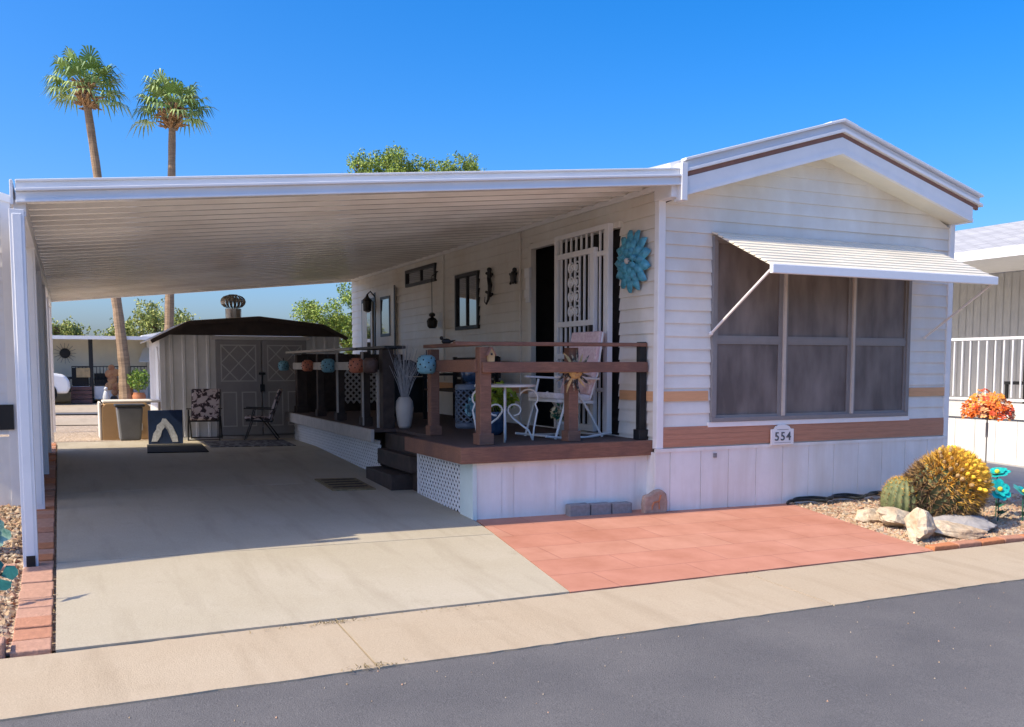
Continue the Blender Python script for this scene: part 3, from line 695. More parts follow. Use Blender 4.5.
build('roof_sheet', mb, MT['roofmetal'], cp)
def slab_x(mb, y0, y1, a, b, x0=CX0, x1=CX1):
    mb.add([(x0, y0, zt(x0)+a), (x1, y0, zt(x1)+a), (x1, y1, zt(x1)+a), (x0, y1, zt(x0)+a), (x0, y0, zt(x0)+b), (x1, y0, zt(x1)+b), (x1, y1, zt(x1)+b), (x0, y1, zt(x0)+b)],
           [(0,3,2,1),(4,5,6,7),(0,1,5,4),(1,2,6,5),(2,3,7,6),(3,0,4,7)])
mb = MB(); slab_x(mb, -.315, -.26, -.155, -.138); slab_x(mb, -.292, -.255, -.138, -.078); slab_x(mb, -.325, -.255, -.078, -.058); slab_x(mb, -.288, -.255, -.058, -.012); slab_x(mb, -.305, -.255, -.012, .004)
build('front_fascia', mb, MT['fasciametal'], cp, bevel=.004)
mb = MB(); slab_x(mb, LEN-.02, LEN+.06, -.15, .0); build('back_beam', mb, MT['trimwhite'], cp)
mb = MB(); mb.box(-5.50, -5.42, -.25, LEN, 2.46, 2.575); mb.box(-5.515, -5.495, -.30, LEN+.05, 2.53, 2.70)
build('side_beam', mb, MT['fasciametal'], cp, bevel=.004)
mb = MB()
mb.bar((-.028, -.2, 3.125), (-.028, LEN, 3.125), .03, .05)
build('wall_rail', mb, MT['trimwhite'], cp)
for i, y in enumerate((-.48, 1.75, 3.96, 5.9, 8.2, 10.6)):
    mb = MB(); b = g(-5.47, y); x = -5.47
    mb.box(x-.046, x+.046, y-.04, y+.04, b-.06, 2.47)
    mb.box(x-.028, x+.028, y-.046, y-.039, b+.04, 2.44)
    pt = build('post', mb, MT['post'], cp, bevel=.005)
    if i == 0:
        mb = MB(); mb.box(x-.026, x+.03, y-.052, y-.0465, b-.01, b+.075); build('post_shoe', mb, MT['black'], pt)

# ------------------------------------------------------------------ porch deck
dk = root('porch_deck', (-1, 3.7, g(-1, 3.7)), 'raised wooden porch deck with red brown railing and white lattice skirt', 'deck')
DZ = .69
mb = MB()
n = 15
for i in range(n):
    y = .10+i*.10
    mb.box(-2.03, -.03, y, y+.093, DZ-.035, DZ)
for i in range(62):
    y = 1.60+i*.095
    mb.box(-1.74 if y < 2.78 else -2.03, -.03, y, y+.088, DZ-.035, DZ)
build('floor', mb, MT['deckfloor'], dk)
mb = MB(); mb.box(-2.056, -.005, .052, .095, .548, .694); mb.box(-2.056, -2.012, .095, 1.60, .548, .694); build('fascia_board', mb, MT['deckwood'], dk, bevel=.006)
mb = MB(); mb.box(-2.056, -2.012, 2.80, 7.5, .545, .692); build('fascia_board', mb, MT['paleboard'], dk, bevel=.006)
mb = MB(); mb.box(-1.72, -.03, .20, 7.38, .0, .64)  # solid dark blocks stand in for the shade behind lattice and steps
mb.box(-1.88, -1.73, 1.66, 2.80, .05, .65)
build('underdeck_shade', mb, MT['deckdark'], dk)
# front skirt panels
mb = MB(); ed = [-1.90, -1.62, -1.50, -1.06, -.62, -.17, -.012]
for a, b in zip(ed[:-1], ed[1:]):
    mb.quad((a+.0025, .128, -.02), (b-.0025, .128, -.02), (b-.0025, .128, .548), (a+.0025, .128, .548)); mb.quad((a-.006, .131, -.02), (a+.006, .131, -.02), (a+.006, .131, .548), (a-.006, .131, .548))
mb.box(-1.9, -.03, .118, .1275, .50, .548)
build('skirt_panel', mb, MT['skirt'], dk)
mb = MB(); mb.box(-1.915, -1.875, .115, .42, -.02, .548)
build('corner_panel', mb, MT['greenish'], dk)
def lattice(name, plane, y0, y1, zbot, ztop, pitch, w, parent, m, axis='y', th=.006):
    mb = MB()
    for s_, o in ((1, 0), (-1, th)):
        H = ztop-zbot; c = y0-H
        while c < y1+H:
            # line y = c + s*(z-zbot) (s=+1) or y = c + H - (z-zbot)
            a0, a1 = (c, c+H) if s_ == 1 else (c+H, c)
            t0, t1 = 0.0, 1.0
            d = a1-a0
            if d > 0: t0 = max(t0, (y0-a0)/d); t1 = min(t1, (y1-a0)/d)
            else: t0 = max(t0, (y1-a0)/d); t1 = min(t1, (y0-a0)/d)
            if t1-t0 > .02:
                p = (a0+d*t0, zbot+H*t0); q = (a0+d*t1, zbot+H*t1)
                if axis == 'y': mb.bar((plane+o, p[0], p[1]), (plane+o, q[0], q[1]), w, th*.9, up=(1, 0, 0))
                else: mb.bar((p[0], plane+o, p[1]), (q[0], plane+o, q[1]), w, th*.9, up=(0, 1, 0))
            c += pitch
    return build(name, mb, m, parent)
lattice('lattice_skirt', -1.90, .42, 1.62, .05, .548, .078, .025, dk, MT['lattice'])
mb = MB(); mb.box(-1.905, -1.885, 1.60, 1.64, .05, .548); build('lattice_edge', mb, MT['lattice'], dk)
lattice('lattice_skirt', -1.93, 2.84, 7.42, .10, .546, .080, .028, dk, MT['lattice'])
# steps
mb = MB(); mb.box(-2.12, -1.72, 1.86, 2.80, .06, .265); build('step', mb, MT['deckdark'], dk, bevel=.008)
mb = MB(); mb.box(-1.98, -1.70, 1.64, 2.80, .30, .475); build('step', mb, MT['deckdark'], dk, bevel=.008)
# railing, front
RY = .36
def rpost(x, y, m, h=1.60, w=.10, foot=True):
    mb = MB(); mb.box(x-w/2, x+w/2, y-w/2, y+w/2, DZ, h)
    if foot: mb.box(x-w/2-.018, x+w/2+.018, y-w/2-.018, y+w/2+.018, DZ+.001, DZ+.105)
    build('railing_post', mb, m, dk, bevel=.006)
rpost(-1.70, RY, MT['deckwood'], w=.115); rpost(-.765, RY, MT['deckwood'], w=.105); rpost(-.06, .20, MT['black'], w=.075, h=1.66)
rpost(-1.70, 1.68, MT['deckwood'], w=.10)
mb = MB(); mb.bar((-1.98, RY+.03, 1.632), (-.02, .20, 1.632), .10, .036); build('top_rail', mb, MT['deckwood'], dk, bevel=.005)
mb = MB(); mb.bar((-1.74, RY-.07, 1.413), (-.03, .145, 1.413), .038, .10); build('mid_rail', mb, MT['deckwood'], dk, bevel=.005)
mb = MB(); mb.bar((-1.70, RY, 1.632), (-1.71, 1.84, 1.632), .09, .036); build('top_rail', mb, MT['deckwood'], dk, bevel=.005)
mb = MB(); mb.bar((-1.765, RY, 1.425), (-1.765, 1.78, 1.425), .034, .12); build('mid_rail', mb, MT['deckwood'], dk, bevel=.005)
# railing, rear
rpost(-1.80, 2.98, MT['deckdark'], w=.14, h=1.62, foot=False)
for y in (3.66, 4.85, 5.95): rpost(-1.86, y, MT['deckdark'], w=.10)
rpost(-1.86, 7.2, MT['deckdark'], w=.16)
mb = MB(); mb.bar((-1.88, 4.1, 1.645), (-1.92, 7.75, 1.645), .13, .035); build('top_rail', mb, MT['paleboard'], dk, bevel=.005)
mb = MB(); mb.box(-1.86, -1.60, 2.86, 4.09, 1.628, 1.662); build('top_rail', mb, MT['black'], dk, bevel=.005)
mb = MB(); mb.bar((-1.93, 3.2, 1.425), (-1.95, 7.3, 1.425), .034, .105); build('mid_rail', mb, MT['paleboard'], dk, bevel=.005)
mb = MB(); mb.box(-1.88, -1.84, 3.10, 3.13, DZ, 1.38); build('lit_edge_strip', mb, MT['paleboard'], dk)  # pale strips paint the lit edges of the dark posts
for y in (3.60, 4.80): mb = MB(); mb.box(-1.92, -1.90, y-.012, y+.012, DZ, 1.60); build('lit_edge_strip', mb, MT['paleboard'], dk)
mb = MB(); mb.box(-1.8, -.1, 7.40, 7.44, DZ, 1.62); build('end_screen', mb, MT['deckdark'], dk)
lattice('lattice_screen', 7.36, -1.25, -.55, .82, 1.35, .10, .03, dk, MT['shedtrim'], axis='x')

# ------------------------------------------------------------------ things on and about the porch
# paper style lanterns hung on the railing
def lantern(px, py, pz, m, label, r=.095):
    mb = MB(); prof = [(r*.62, -r*.95), (r*.92, -r*.72), (r*1.02, -r*.2), (r*1.0, r*.3), (r*.85, r*.75), (r*.5, r*.98)]
    mb.lathe(prof, (0, 0, 0), 16)
    e = root('lantern', (px, py, pz), label, 'lantern', 'round perforated lanterns hung along the porch railing')
    for k in range(26):
        a = k*2.4; z = -r*.7+1.5*r*((k+.5)/26); zz = [p[1] for p in prof]; i = max(q for q in range(len(zz)-1) if zz[q] <= z+1e-9); f = (z-zz[i])/(zz[i+1]-zz[i]); rr = prof[i][0]*(1-f)+prof[i+1][0]*f
        mb.sphere((rr*math.cos(a), rr*math.sin(a), z), .009, 4, m=1)
    build('shade', mb, [m, MT['black']], e, local=True, smooth=True)
    mb = MB(); mb.tube([(0, 0, r*.95), (0, 0, r*1.5)], .006, 5); build('hanger', mb, MT['black'], e, local=True)
lantern(-2.02, 7.75, 1.43, MT['lantern_blue'], 'pale blue lantern at the far end of the rear railing, before the shed door', .085)
lantern(-2.02, 6.05, 1.43, MT['lantern_orange'], 'smaller orange lantern on the rear railing, farther from the camera', .085)
lantern(-2.02, 4.85, 1.43, MT['lantern_blue'], 'blue lantern between the two orange lanterns on the rear railing')
lantern(-2.02, 3.48, 1.43, MT['lantern_orange'], 'larger orange lantern on the rear railing, nearest the black post')
lantern(-1.86, 1.45, 1.44, MT['lantern_blue'], 'pale blue lantern alone on the short side railing beside the steps', .10)
mb = MB(); mb.lathe([(.05, -.09), (.085, -.07), (.09, .05), (.06, .09)], (0, 0, 0), 14)
e = root('lantern', (-1.985, 3.02, 1.43), 'dark brown lantern against the black post of the rear railing', 'lantern', 'round perforated lanterns hung along the porch railing'); build('shade', mb, MT['lantern_brown'], e, local=True, smooth=True)

# vase with dry branches
v = root('floor_vase', (-1.60, 2.93, DZ), 'tall cream vase of dry pale branches at the top of the porch steps', 'vase')
mb = MB(); mb.lathe([(.062, 0), (.078, .03), (.098, .13), (.108, .24), (.098, .32), (.07, .36), (.066, .37), (.055, .365), (.05, .31)], (0, 0, 0), 24); build('vase_body', mb, MT['vase'], v, local=True, smooth=True)
mb = MB(); rd = random.Random(5)
for k in range(75):
    a = rd.uniform(0, 6.28); sp = rd.uniform(.03, .27); h = rd.uniform(.40, .68)
    d = Vector((math.cos(a)*sp, math.sin(a)*sp, 0)); p0 = Vector((rd.uniform(-.03, .03), rd.uniform(-.03, .03), .32))
    mb.tube([p0, p0+d*.4+Vector((0, 0, h*.5)), p0+d+Vector((0, 0, h))], [.004, .003, .0015], 4)
build('branches', mb, MT['drybranch'], v, local=True)

# bistro table with scrolled iron base
t = root('bistro_table', (-1.30, .74, DZ), 'white iron bistro table with scrolled legs behind the porch railing', 'table')
mb = MB(); mb.lathe([(.30, .53), (.305, .535), (.305, .548), (.30, .553)], (0, 0, 0), 28); build('tabletop', mb, MT['whiteiron'], t, local=True)
def scroll_leg(ang):
    pts = []
    for i in range(16):          # upper spiral hooked under the top
        a = PI*.9-i/15*PI*1.15; pts.append((.19+.075*math.cos(a), .42+.085*math.sin(a)))
    pts += [(.262, .30), (.235, .12), (.225, 0)]
    q = [(.225, 0), (.19, .10), (.06, .22), (.025, .28)]
    for i in range(12):
        a = PI*1.05-i/11*PI*1.6; q.append((.075+.052*math.cos(a), .30+.055*math.sin(a)))
    mb = MB(); c, s_ = math.cos(ang), math.sin(ang)
    mb.tube([(p[0]*1.22*c, p[0]*1.22*s_, p[1]) for p in pts], .010, 6); mb.tube([(p[0]*1.22*c, p[0]*1.22*s_, p[1]) for p in q], .010, 6)
    return mb
for k in range(4): build('leg', scroll_leg(-.45+k*PI/2), MT['whiteiron'], t, local=True, smooth=True)
mb = MB(); mb.tube([(0, 0, .0), (0, 0, .53)], .012, 6); build('stem', mb, MT['whiteiron'], t, local=True)

def leaves(mb, n, c, rad, s, rd, nm=2, thr=None, up=.0, shell=.0):
    k = 0
    while k < n:
        p = Vector((rd.gauss(0, 1), rd.gauss(0, 1), rd.gauss(0, 1))); p.normalize(); q = rd.random()**(1/3)
        if shell: q = max(.05, q)
        if shell: q *= .82+.55*noise.noise(p*2.6+Vector((c[0]*3.1, c[2]*2.3, c[1])))
        p *= q
        w = Vector((c[0]+p.x*rad[0], c[1]+p.y*rad[1], c[2]+p.z*rad[2]))
        if thr is not None and noise.noise(w*thr[0])+.35*noise.noise(w*thr[0]*2.7) < thr[1]: k += .25; continue
        a = Vector((rd.gauss(0, 1), rd.gauss(0, 1), rd.gauss(0, .7)+up)).normalized(); b = a.orthogonal().normalized(); b = (Matrix.Rotation(rd.uniform(0, 6.28), 3, a) @ b)
        e = a.cross(b); ss = s*rd.uniform(.6, 1.35)
        mb.add([w-b*ss*.9, w+e*ss*.45, w+b*ss, w-e*ss*.45], [(0, 1, 2, 3)], rd.randrange(nm)); k += 1
# plants behind the table
p = root('potted_plant', (-1.10, 1.50, DZ), 'lime green leafy plant in a blue pot behind the white bistro table', 'potted plant')
mb = MB(); mb.lathe([(.10, 0), (.14, .05), (.16, .22), (.17, .25), (.15, .25)], (0, 0, 0), 20); build('pot', mb, MT['bluepot'], p, local=True, smooth=True)
mb = MB(); leaves(mb, 330, (.03, 0, .40), (.27, .2, .16), .045, random.Random(2)); build('foliage', mb, MT['lime'], p, local=True)
mb = MB(); leaves(mb, 110, (-.2, -.04, .30), (.12, .12, .12), .04, random.Random(3), 1); build('blue_flowers', mb, MT['lantern_blue'], p, local=True)
# garden stool with gazing ball
gs = root('garden_stool', (-.90, 2.62, DZ), 'blue and white pierced ceramic garden stool on the porch floor', 'stool')
mb = MB(); mb.lathe([(.15, 0), (.165, .02), (.165, .06), (.15, .07)], (0, 0, 0), 24); build('stool_rim', mb, MT['bluestool'], gs, local=True); mb = MB(); mb.lathe([(.15, .45), (.165, .46), (.165, .51), (.14, .52)], (0, 0, 0), 24); build('stool_rim', mb, MT['bluestool'], gs, local=True)
mb = MB()
for k in range(12):
    for s_ in (1, -1):
        pts = []
        for i in range(9):
            a = 2*PI*k/12+s_*i/8*PI*.9; pts.append((.156*math.cos(a), .156*math.sin(a), .07+i/8*.38))
        mb.tube(pts, .010, 5)
build('pierced_side', mb, MT['bluestool'], gs, local=True)
mb = MB(); mb.lathe([(.12, .05), (.12, .46)], (0, 0, 0), 16); build('liner', mb, MT['black'], gs, local=True)
mb = MB(); mb.lathe([(.06, 0), (.065, .01), (.04, .03)], (0, 0, 0), 16); mb.sphere((0, 0, .125), .115, 12)
thing('gazing_ball', mb, MT['bluepot'], (-.88, 2.62, DZ+.52), 'shiny dark blue glass ball on top of the pierced garden stool', 'garden ball', smooth=True, local=True)
# dark slatted bench by the wall
bn = root('porch_bench', (-.45, 3.9, DZ), 'dark slatted bench against the side wall under the small window', 'bench')
mb = MB()
for i in range(5): mb.box(-.30+i*.09, -.225+i*.09, -.75, .75, .40, .425)
build('seat', mb, MT['deckdark'], bn, local=True)
mb = MB()
for i in range(4): mb.box(.18, .21, -.75, .75, .48+i*.10, .55+i*.10)
build('backrest', mb, MT['deckdark'], bn, local=True)
for x in (-.28, .17):
    for y in (-.7, .7):
        mb = MB(); mb.box(x-.025, x+.025, y-.025, y+.025, 0, .86 if x > 0 else .60); build('leg', mb, MT['black'], bn, local=True)
for y in (-.7, .7):
    mb = MB(); mb.box(-.32, .2, y-.03, y+.03, .60, .635); build('armrest', mb, MT['black'], bn, local=True)
# covered grill (rounded dark hood) near the railing
gr = root('barbecue_grill', (-.9, 5.1, DZ), 'black barbecue grill with rounded hood in the shade on the rear porch', 'grill'); gr.scale = (.85, .85, .82)
mb = MB(); mb.prism([(-.25, 0), (.25, 0), (.25, .10), (.18, .22), (.05, .28), (-.1, .27), (-.22, .18)], (0, -.35, .72), (1, 0, 0), (0, 0, 1), (0, .7, 0)); build('hood', mb, MT['black'], gr, local=True, bevel=.02)
mb = MB(); mb.box(-.25, .25, -.36, .36, .1, .70); build('cabinet', mb, MT['black'], gr, local=True, bevel=.01)
mb = MB(); mb.box(-.22, .22, -.72, -.38, .68, .71); mb.box(-.22, .22, .38, .72, .68, .71); build('side_shelf', mb, MT['black'], gr, local=True)
mb = MB(); mb.tube([(-.29, -.28, .80), (-.29, .28, .80)], .012, 6); build('handle', mb, MT['chrome'], gr, local=True)
for y in (-.30, .30):
    mb = MB(); mb.lathe([(.08, -.03), (.08, .03)], (0, y, .08), 16, axis=(0, 1, 0)); build('wheel', mb, MT['blackmat'], gr, local=True)

# folding chair with cushion: local frame, faces -X, seat 0.42
def folding_chair(name, loc, rz, label, group, fm, cm, sm, back_h=.62, rocker=False, lean=.33):
    c = root(name, loc, label, 'chair', group, rz)
    rw = .27
    for s_ in (-1, 1):
        y = s_*rw; mb = MB()
        mb.tube([(-.30, y, 0), (-.20, y, .30), (-.13, y, .60)], .013, 6); build('leg', mb, fm, c, local=True)
        mb = MB(); mb.tube([(.30, y, 0), (.10, y, .30), (-.02, y, .46)], .013, 6); build('leg', mb, fm, c, local=True)
        mb = MB(); mb.bar((-.30, y, .625), (.25, y, .60), .045, .022); build('armrest', mb, fm, c, local=True, bevel=.006)
        mb = MB(); mb.tube([(.16, y*.92, .40), (.25, y*.92, .65), (.16+back_h*lean, y*.92, .42+back_h)], .012, 6); build('back_frame', mb, fm, c, local=True)
        if rocker:
            mb = MB(); mb.tube([(-.42, y, .035), (-.2, y, .008), (.1, y, .004), (.42, y, .04)], .014, 6); build('runner', mb, fm, c, local=True)
    mb = MB(); mb.bar((-.27, 0, .385), (.20, 0, .36), .50, .03); build('seat_frame', mb, fm, c, local=True)
    for x in (-.29, .29): mb = MB(); mb.tube([(x, -rw, .02), (x, rw, .02)], .011, 6); build('cross_bar', mb, fm, c, local=True)
    mb = MB(); mb.bar((-.29, 0, .435), (.19, 0, .405), .48, .065); build('seat_cushion', mb, sm, c, local=True, bevel=.022)
    mb = MB(); mb.bar((.165, 0, .43), (.165+back_h*lean, 0, .43+back_h), .50, .07, up=(1, 0, 0))
    build('back_cushion', mb, cm, c, local=True, bevel=.02)
    return c
folding_chair('lawn_chair', (-.54, .93, DZ), R(8), 'white framed lawn chair with tall pink back cushion by the security door', None, MT['whiteiron'], MT['pink'], MT['whitecush'], back_h=.66, rocker=True, lean=.24)
zf = g(-3.2, 7.6)
folding_chair('patio_chair', (-3.27, 7.72, zf), R(78), 'dark framed chair with floral cushions facing forward, against the white shed wall', 'floral cushioned chairs in front of the shed', MT['black'], MT['floral'], MT['floral'], back_h=.56).scale = (.86, .86, .80)
folding_chair('patio_chair', (-2.44, 7.45, zf), R(-14), 'dark framed chair with floral cushions turned sideways before the shed door', 'floral cushioned chairs in front of the shed', MT['black'], MT['floral'], MT['floral'], back_h=.56).scale = (.86, .86, .80)

# flower pot by the chair
p = root('potted_plant', (-.62, .74, DZ), 'small pale pot with dark leaves and cream flowers below the lawn chair', 'potted plant')
mb = MB(); mb.lathe([(.055, 0), (.085, .14), (.095, .145), (.095, .17), (.08, .17)], (0, 0, 0), 18); build('pot', mb, MT['whitepot'], p, local=True, smooth=True)
mb = MB(); leaves(mb, 150, (-.02, 0, .25), (.16, .12, .10), .035, random.Random(8), 2); build('foliage', mb, [MT['leafgreen'], MT['purple']], p, local=True)

# sun face ornament on the second railing post
sf = root('sun_ornament', (-.765, RY-.075, 1.37), 'metal sun face ornament with dark rays hung on a porch post', 'ornament')
mb = MB(); mb.lathe([(.075, 0), (.07, .02), (.04, .04), (.012, .046)], (0, 0, 0), 20, axis=(0, -1, 0)); build('face', mb, MT['skin_sun'], sf, local=True, smooth=True)
mb = MB(); mb.lathe([(.014, 0), (.010, .02)], (0, -.04, -.005), 8, axis=(0, -1, 0)); mb.box(-.035, -.015, -.045, -.035, .018, .026); mb.box(.015, .035, -.045, -.035, .018, .026); mb.box(-.022, .022, -.042, -.034, -.036, -.030); build('features', mb, MT['brownstrip'], sf, local=True)
mb = MB()
for k in range(18):
    a = 2*PI*k/18; L_ = .19 if k % 2 else .225; w = .19
    pts = [(.07*math.cos(a-w), .07*math.sin(a-w)), (L_*.7*math.cos(a-w*.35), L_*.7*math.sin(a-w*.35)), (L_*math.cos(a+.1), L_*math.sin(a+.1)), (L_*.68*math.cos(a+w*.55), L_*.68*math.sin(a+w*.55)), (.07*math.cos(a+w), .07*math.sin(a+w))]
    mb.prism(pts, (0, -.012 if k % 2 else -.004, 0), (1, 0, 0), (0, 0, 1), (0, .007, 0), 0 if k % 3 else 1)
build('rays', mb, [MT['sun_ray'], MT['skin_sun']], sf, local=True)
# birdhouse on the first post
bh = root('birdhouse', (-1.655, RY-.06, 1.465), 'tiny wooden birdhouse standing on the railing by the front left post', 'birdhouse')
mb = MB(); mb.prism([(-.03, 0), (.03, 0), (.033, .07), (0, .125), (-.033, .07)], (0, -.03, 0), (1, 0, 0), (0, 0, 1), (0, .05, 0)); build('house_body', mb, MT['woodbox'], bh, local=True)
mb = MB(); mb.bar((-.045, -.005, .055), (.0, -.005, .135), .07, .008, up=(0, 0, 1)); mb.bar((.045, -.005, .055), (.0, -.005, .135), .07, .008); build('roof', mb, MT['brownstrip'], bh, local=True)
mb = MB(); mb.lathe([(.011, 0), (.011, .003)], (0, -.031, .068), 10, axis=(0, -1, 0)); build('entrance', mb, MT['black'], bh, local=True)
mb = MB(); mb.sphere((0, 0, .03), .035, 6, sq=(1.6, .8, .9)); mb.sphere((-.055, 0, .065), .02, 6); mb.tube([(.05, 0, .03), (.10, 0, .045)], [.012, .004], 5); mb.box(-.04, .04, -.015, .015, 0, .008)
thing('bird_figurine', mb, MT['black'], (-1.62, 1.5, 1.65), 'small dark bird figurine on the top rail of the side railing', 'figurine', local=True)
# wall pieces
bf = root('wall_flower', (-.055, .40, 2.47), 'large blue metal flower hung on the porch wall by the corner', 'wall decoration')
for ring, (n, r0, r1, w, dx) in enumerate(((13, .10, .315, .060, 0), (11, .06, .235, .050, -.022), (8, .03, .15, .038, -.042))):
    for k in range(n):
        a = 2*PI*k/n+ring*.26; c, s_ = math.cos(a), math.sin(a); mb = MB()
        for i, (t0, ww, lift) in enumerate(((0, .25, 0), (.3, .75, -.012), (.6, 1, -.02), (.85, .66, -.008), (1, .06, .014))):
            r = r0+(r1-r0)*t0
            mb.v += [Vector((dx+lift+.012, c*r-s_*w*ww, s_*r+c*w*ww)), Vector((dx+lift-.022, c*r, s_*r)), Vector((dx+lift+.012, c*r+s_*w*ww, s_*r-c*w*ww))]
        for i in range(4):
            for j in range(2): mb.f.append((i*3+j, i*3+j+1, i*3+j+4, i*3+j+3)); mb.m.append(0)
        build('petal', mb, MT['blueflower'], bf, local=True, smooth=True)
mb = MB(); mb.sphere((-.055, 0, 0), .032, 6); build('flower_centre', mb, MT['vase'], bf, local=True)
mb = MB(); mb.lathe([(.10, .0), (.10, .03)], (.0, 0, 0), 16, axis=(-1, 0, 0)); build('back_plate', mb, MT['black'], bf, local=True)
# gecko and turtle
mb = MB(); P0 = [(0, .0, .46), (0, .015, .36), (0, -.02, .26), (0, .0, .17), (0, .04, .08), (0, .10, .02), (0, .16, .05), (0, .15, .12)]
mb.tube([Vector(p) for p in P0], [.028, .03, .034, .026, .018, .012, .008, .004], 8)
mb.sphere((0, 0, .47), .034, 6)
for a, b in (((0, .0, .37), (0, .09, .43)), ((0, .0, .36), (0, -.09, .40)), ((0, .0, .19), (0, .10, .18)), ((0, .0, .19), (0, -.09, .14))): mb.tube([a, ((a[0]+b[0])/2, (a[1]+b[1])/2, b[2]-.03), b], .011, 5); mb.sphere(b, .02, 5)
thing('wall_gecko', mb, MT['black'], (-.05, 3.92, 2.24), 'black metal gecko with curled tail hung on the side wall', 'wall decoration', local=True)
mb = MB(); mb.sphere((0, 0, 0), .085, 8, sq=(.35, .9, 1.0)); mb.sphere((0, -.04, .09), .03, 6)
for a in ((0, .10, .05), (0, -.10, .04), (0, .09, -.08), (0, -.08, -.08)): mb.tube([(0, 0, 0), a], [.03, .014], 6)
thing('wall_turtle', mb, MT['black'], (-.04, 3.2, 2.55), 'black metal turtle hung on the side wall near the door', 'wall decoration', local=True)
mb = MB(); mb.tube([(0, 0, .0), (0, 0, .62)], .006, 5); mb.lathe([(.02, 0), (.05, .02), (.05, .05), (.02, .07)], (0, 0, .0), 10); mb.lathe([(.05, -.17), (.075, -.14), (.085, -.06), (.06, -.02), (.02, 0)], (0, 0, 0), 12); mb.bar((-.0, 0, .62), (.10, 0, .70), .014, .014)
thing('wind_chime', mb, MT['black'], (-.13, 5.90, 2.17), 'black hanging ornament on a cord below the high window', 'wind chime', local=True)
mb = MB(); mb.box(-.012, .012, -.05, .05, 0, .42); mb.box(-.02, .02, -.065, .065, .30, .42); mb.box(-.02, .02, -.065, .065, .06, .16)
thing('wall_thermometer', mb, MT['trimwhite'], (-.062, 2.73, 2.2), 'narrow white wall ornament beside the open doorway', 'wall decoration', local=True, bevel=.006)

# ------------------------------------------------------------------ house number plaque
hp = root('house_number', (1.53, -.03, .60), 'white arched plaque with the number 554 on the brown band', 'sign')
poly = [(-.15, 0), (.15, 0), (.15, .165), (.11, .168)]+[(.11*math.cos(a), .168+.045*math.sin(a)) for a in (PI*.2, PI*.35, PI*.5, PI*.65, PI*.8)]+[(-.11, .168), (-.15, .165)]
mb = MB(); mb.prism(poly, (0, -.025, 0), (1, 0, 0), (0, 0, 1), (0, .018, 0)); build('plaque', mb, MT['trimwhite'], hp, local=True, bevel=.003)
fc = bpy.data.curves.new('number', 'FONT'); fc.body = '554'; fc.size = .125; fc.extrude = .003; fc.align_x = 'CENTER'; fc.space_character = 1.25; fc.offset = .0012
fo = bpy.data.objects.new('number_curve', fc); col.objects.link(fo)
bpy.context.view_layer.update()
dm = bpy.data.meshes.new_from_object(fo.evaluated_get(bpy.context.evaluated_depsgraph_get()))
bpy.data.objects.remove(fo)
dm.transform(Matrix.Translation((0, -.028, .048)) @ Matrix.Rotation(R(90), 4, 'X')); dm.materials.clear(); dm.materials.append(MT['digit'])
do = bpy.data.objects.new('digits', dm); col.objects.link(do); do.parent = hp
mb = MB(); mb.box(-.075, .075, -.0275, -.025, .158, .163); mb.box(-.11, .11, -.0275, -.025, .022, .026); build('relief_line', mb, MT['aluframe'], hp, local=True)

# ------------------------------------------------------------------ shed
SY = 8.4; sb = g(-2.4, SY)
sh = root('garden_shed', (-2.4, SY+1.1, sb), 'metal garden shed with grey double doors, white ribbed walls and dark gable', 'shed')
SX0, SX1 = -3.83, -.95
def ribbed(mb, a0, a1, fn, z0, z1, pitch=.19):
    a = a0
    while a < a1-1e-4:
        b = min(a+pitch, a1); seq = [(a, 0), (min(a+pitch*.62, b), 0), (min(a+pitch*.70, b), .018), (min(a+pitch*.88, b), .018), (min(a+pitch*.96, b), 0), (b, 0)]
        for (p, o), (q, o2) in zip(seq[:-1], seq[1:]):
            if q-p > 1e-5: mb.quad(fn(p, o, z0), fn(q, o2, z0), fn(q, o2, z1), fn(p, o, z1))
        a = b
mb = MB(); ribbed(mb, SX0, -3.0, lambda a, o, z: (a, SY-o, z), sb, 1.93); ribbed(mb, -1.5, SX1, lambda a, o, z: (a, SY-o, z), sb, 1.93)
ribbed(mb, SY, SY+2.3, lambda a, o, z: (SX0-o, a, z), sb, 1.9); ribbed(mb, SY, SY+2.3, lambda a, o, z: (SX1+o, a, z), sb, 1.9); mb.quad((SX0, SY+2.3, sb), (SX1, SY+2.3, sb), (SX1, SY+2.3, 1.95), (SX0, SY+2.3, 1.95))
build('wall', mb, MT['shedwall'], sh)
mb = MB(); mb.box(SX0-.03, SX0+.05, SY-.03, SY+.03, sb, 1.93); mb.box(SX1-.05, SX1+.03, SY-.03, SY+.03, sb, 1.93); build('corner_post', mb, MT['shedwall'], sh)
rp = [(-3.99, 1.835), (-3.41, 2.14), (-2.30, 2.232), (-1.215, 2.118), (-.81, 1.905)]
mb = MB(); mb.prism([(-3.83, 1.93), (-.95, 1.93), (-.86, 1.93)]+[(a, b-.012) for a, b in rp[1:4]][::-1]+[(-3.83, 1.93)], (0, SY-.035, 0), (1, 0, 0), (0, 0, 1), (0, .03, 0)); build('gable_panel', mb, MT['shedgable'], sh)
mb = MB()
for (a, za), (b, zc) in zip(rp[:-1], rp[1:]):
    mb.add([(a, SY-.14, za), (b, SY-.14, zc), (b, SY+2.4, zc), (a, SY+2.4, za), (a, SY-.14, za+.02), (b, SY-.14, zc+.02), (b, SY+2.4, zc+.02), (a, SY+2.4, za+.02)], [(0,3,2,1),(4,5,6,7),(0,1,5,4),(1,2,6,5),(2,3,7,6),(3,0,4,7)])
build('roof', mb, MT['shedroof'], sh)
mb = MB()
for (a, za), (b, zc) in zip(rp[:-1], rp[1:]): mb.bar((a, SY-.15, za-.02), (b, SY-.15, zc-.02), .02, .06)
build('roof_edge', mb, MT['shedgable'], sh)
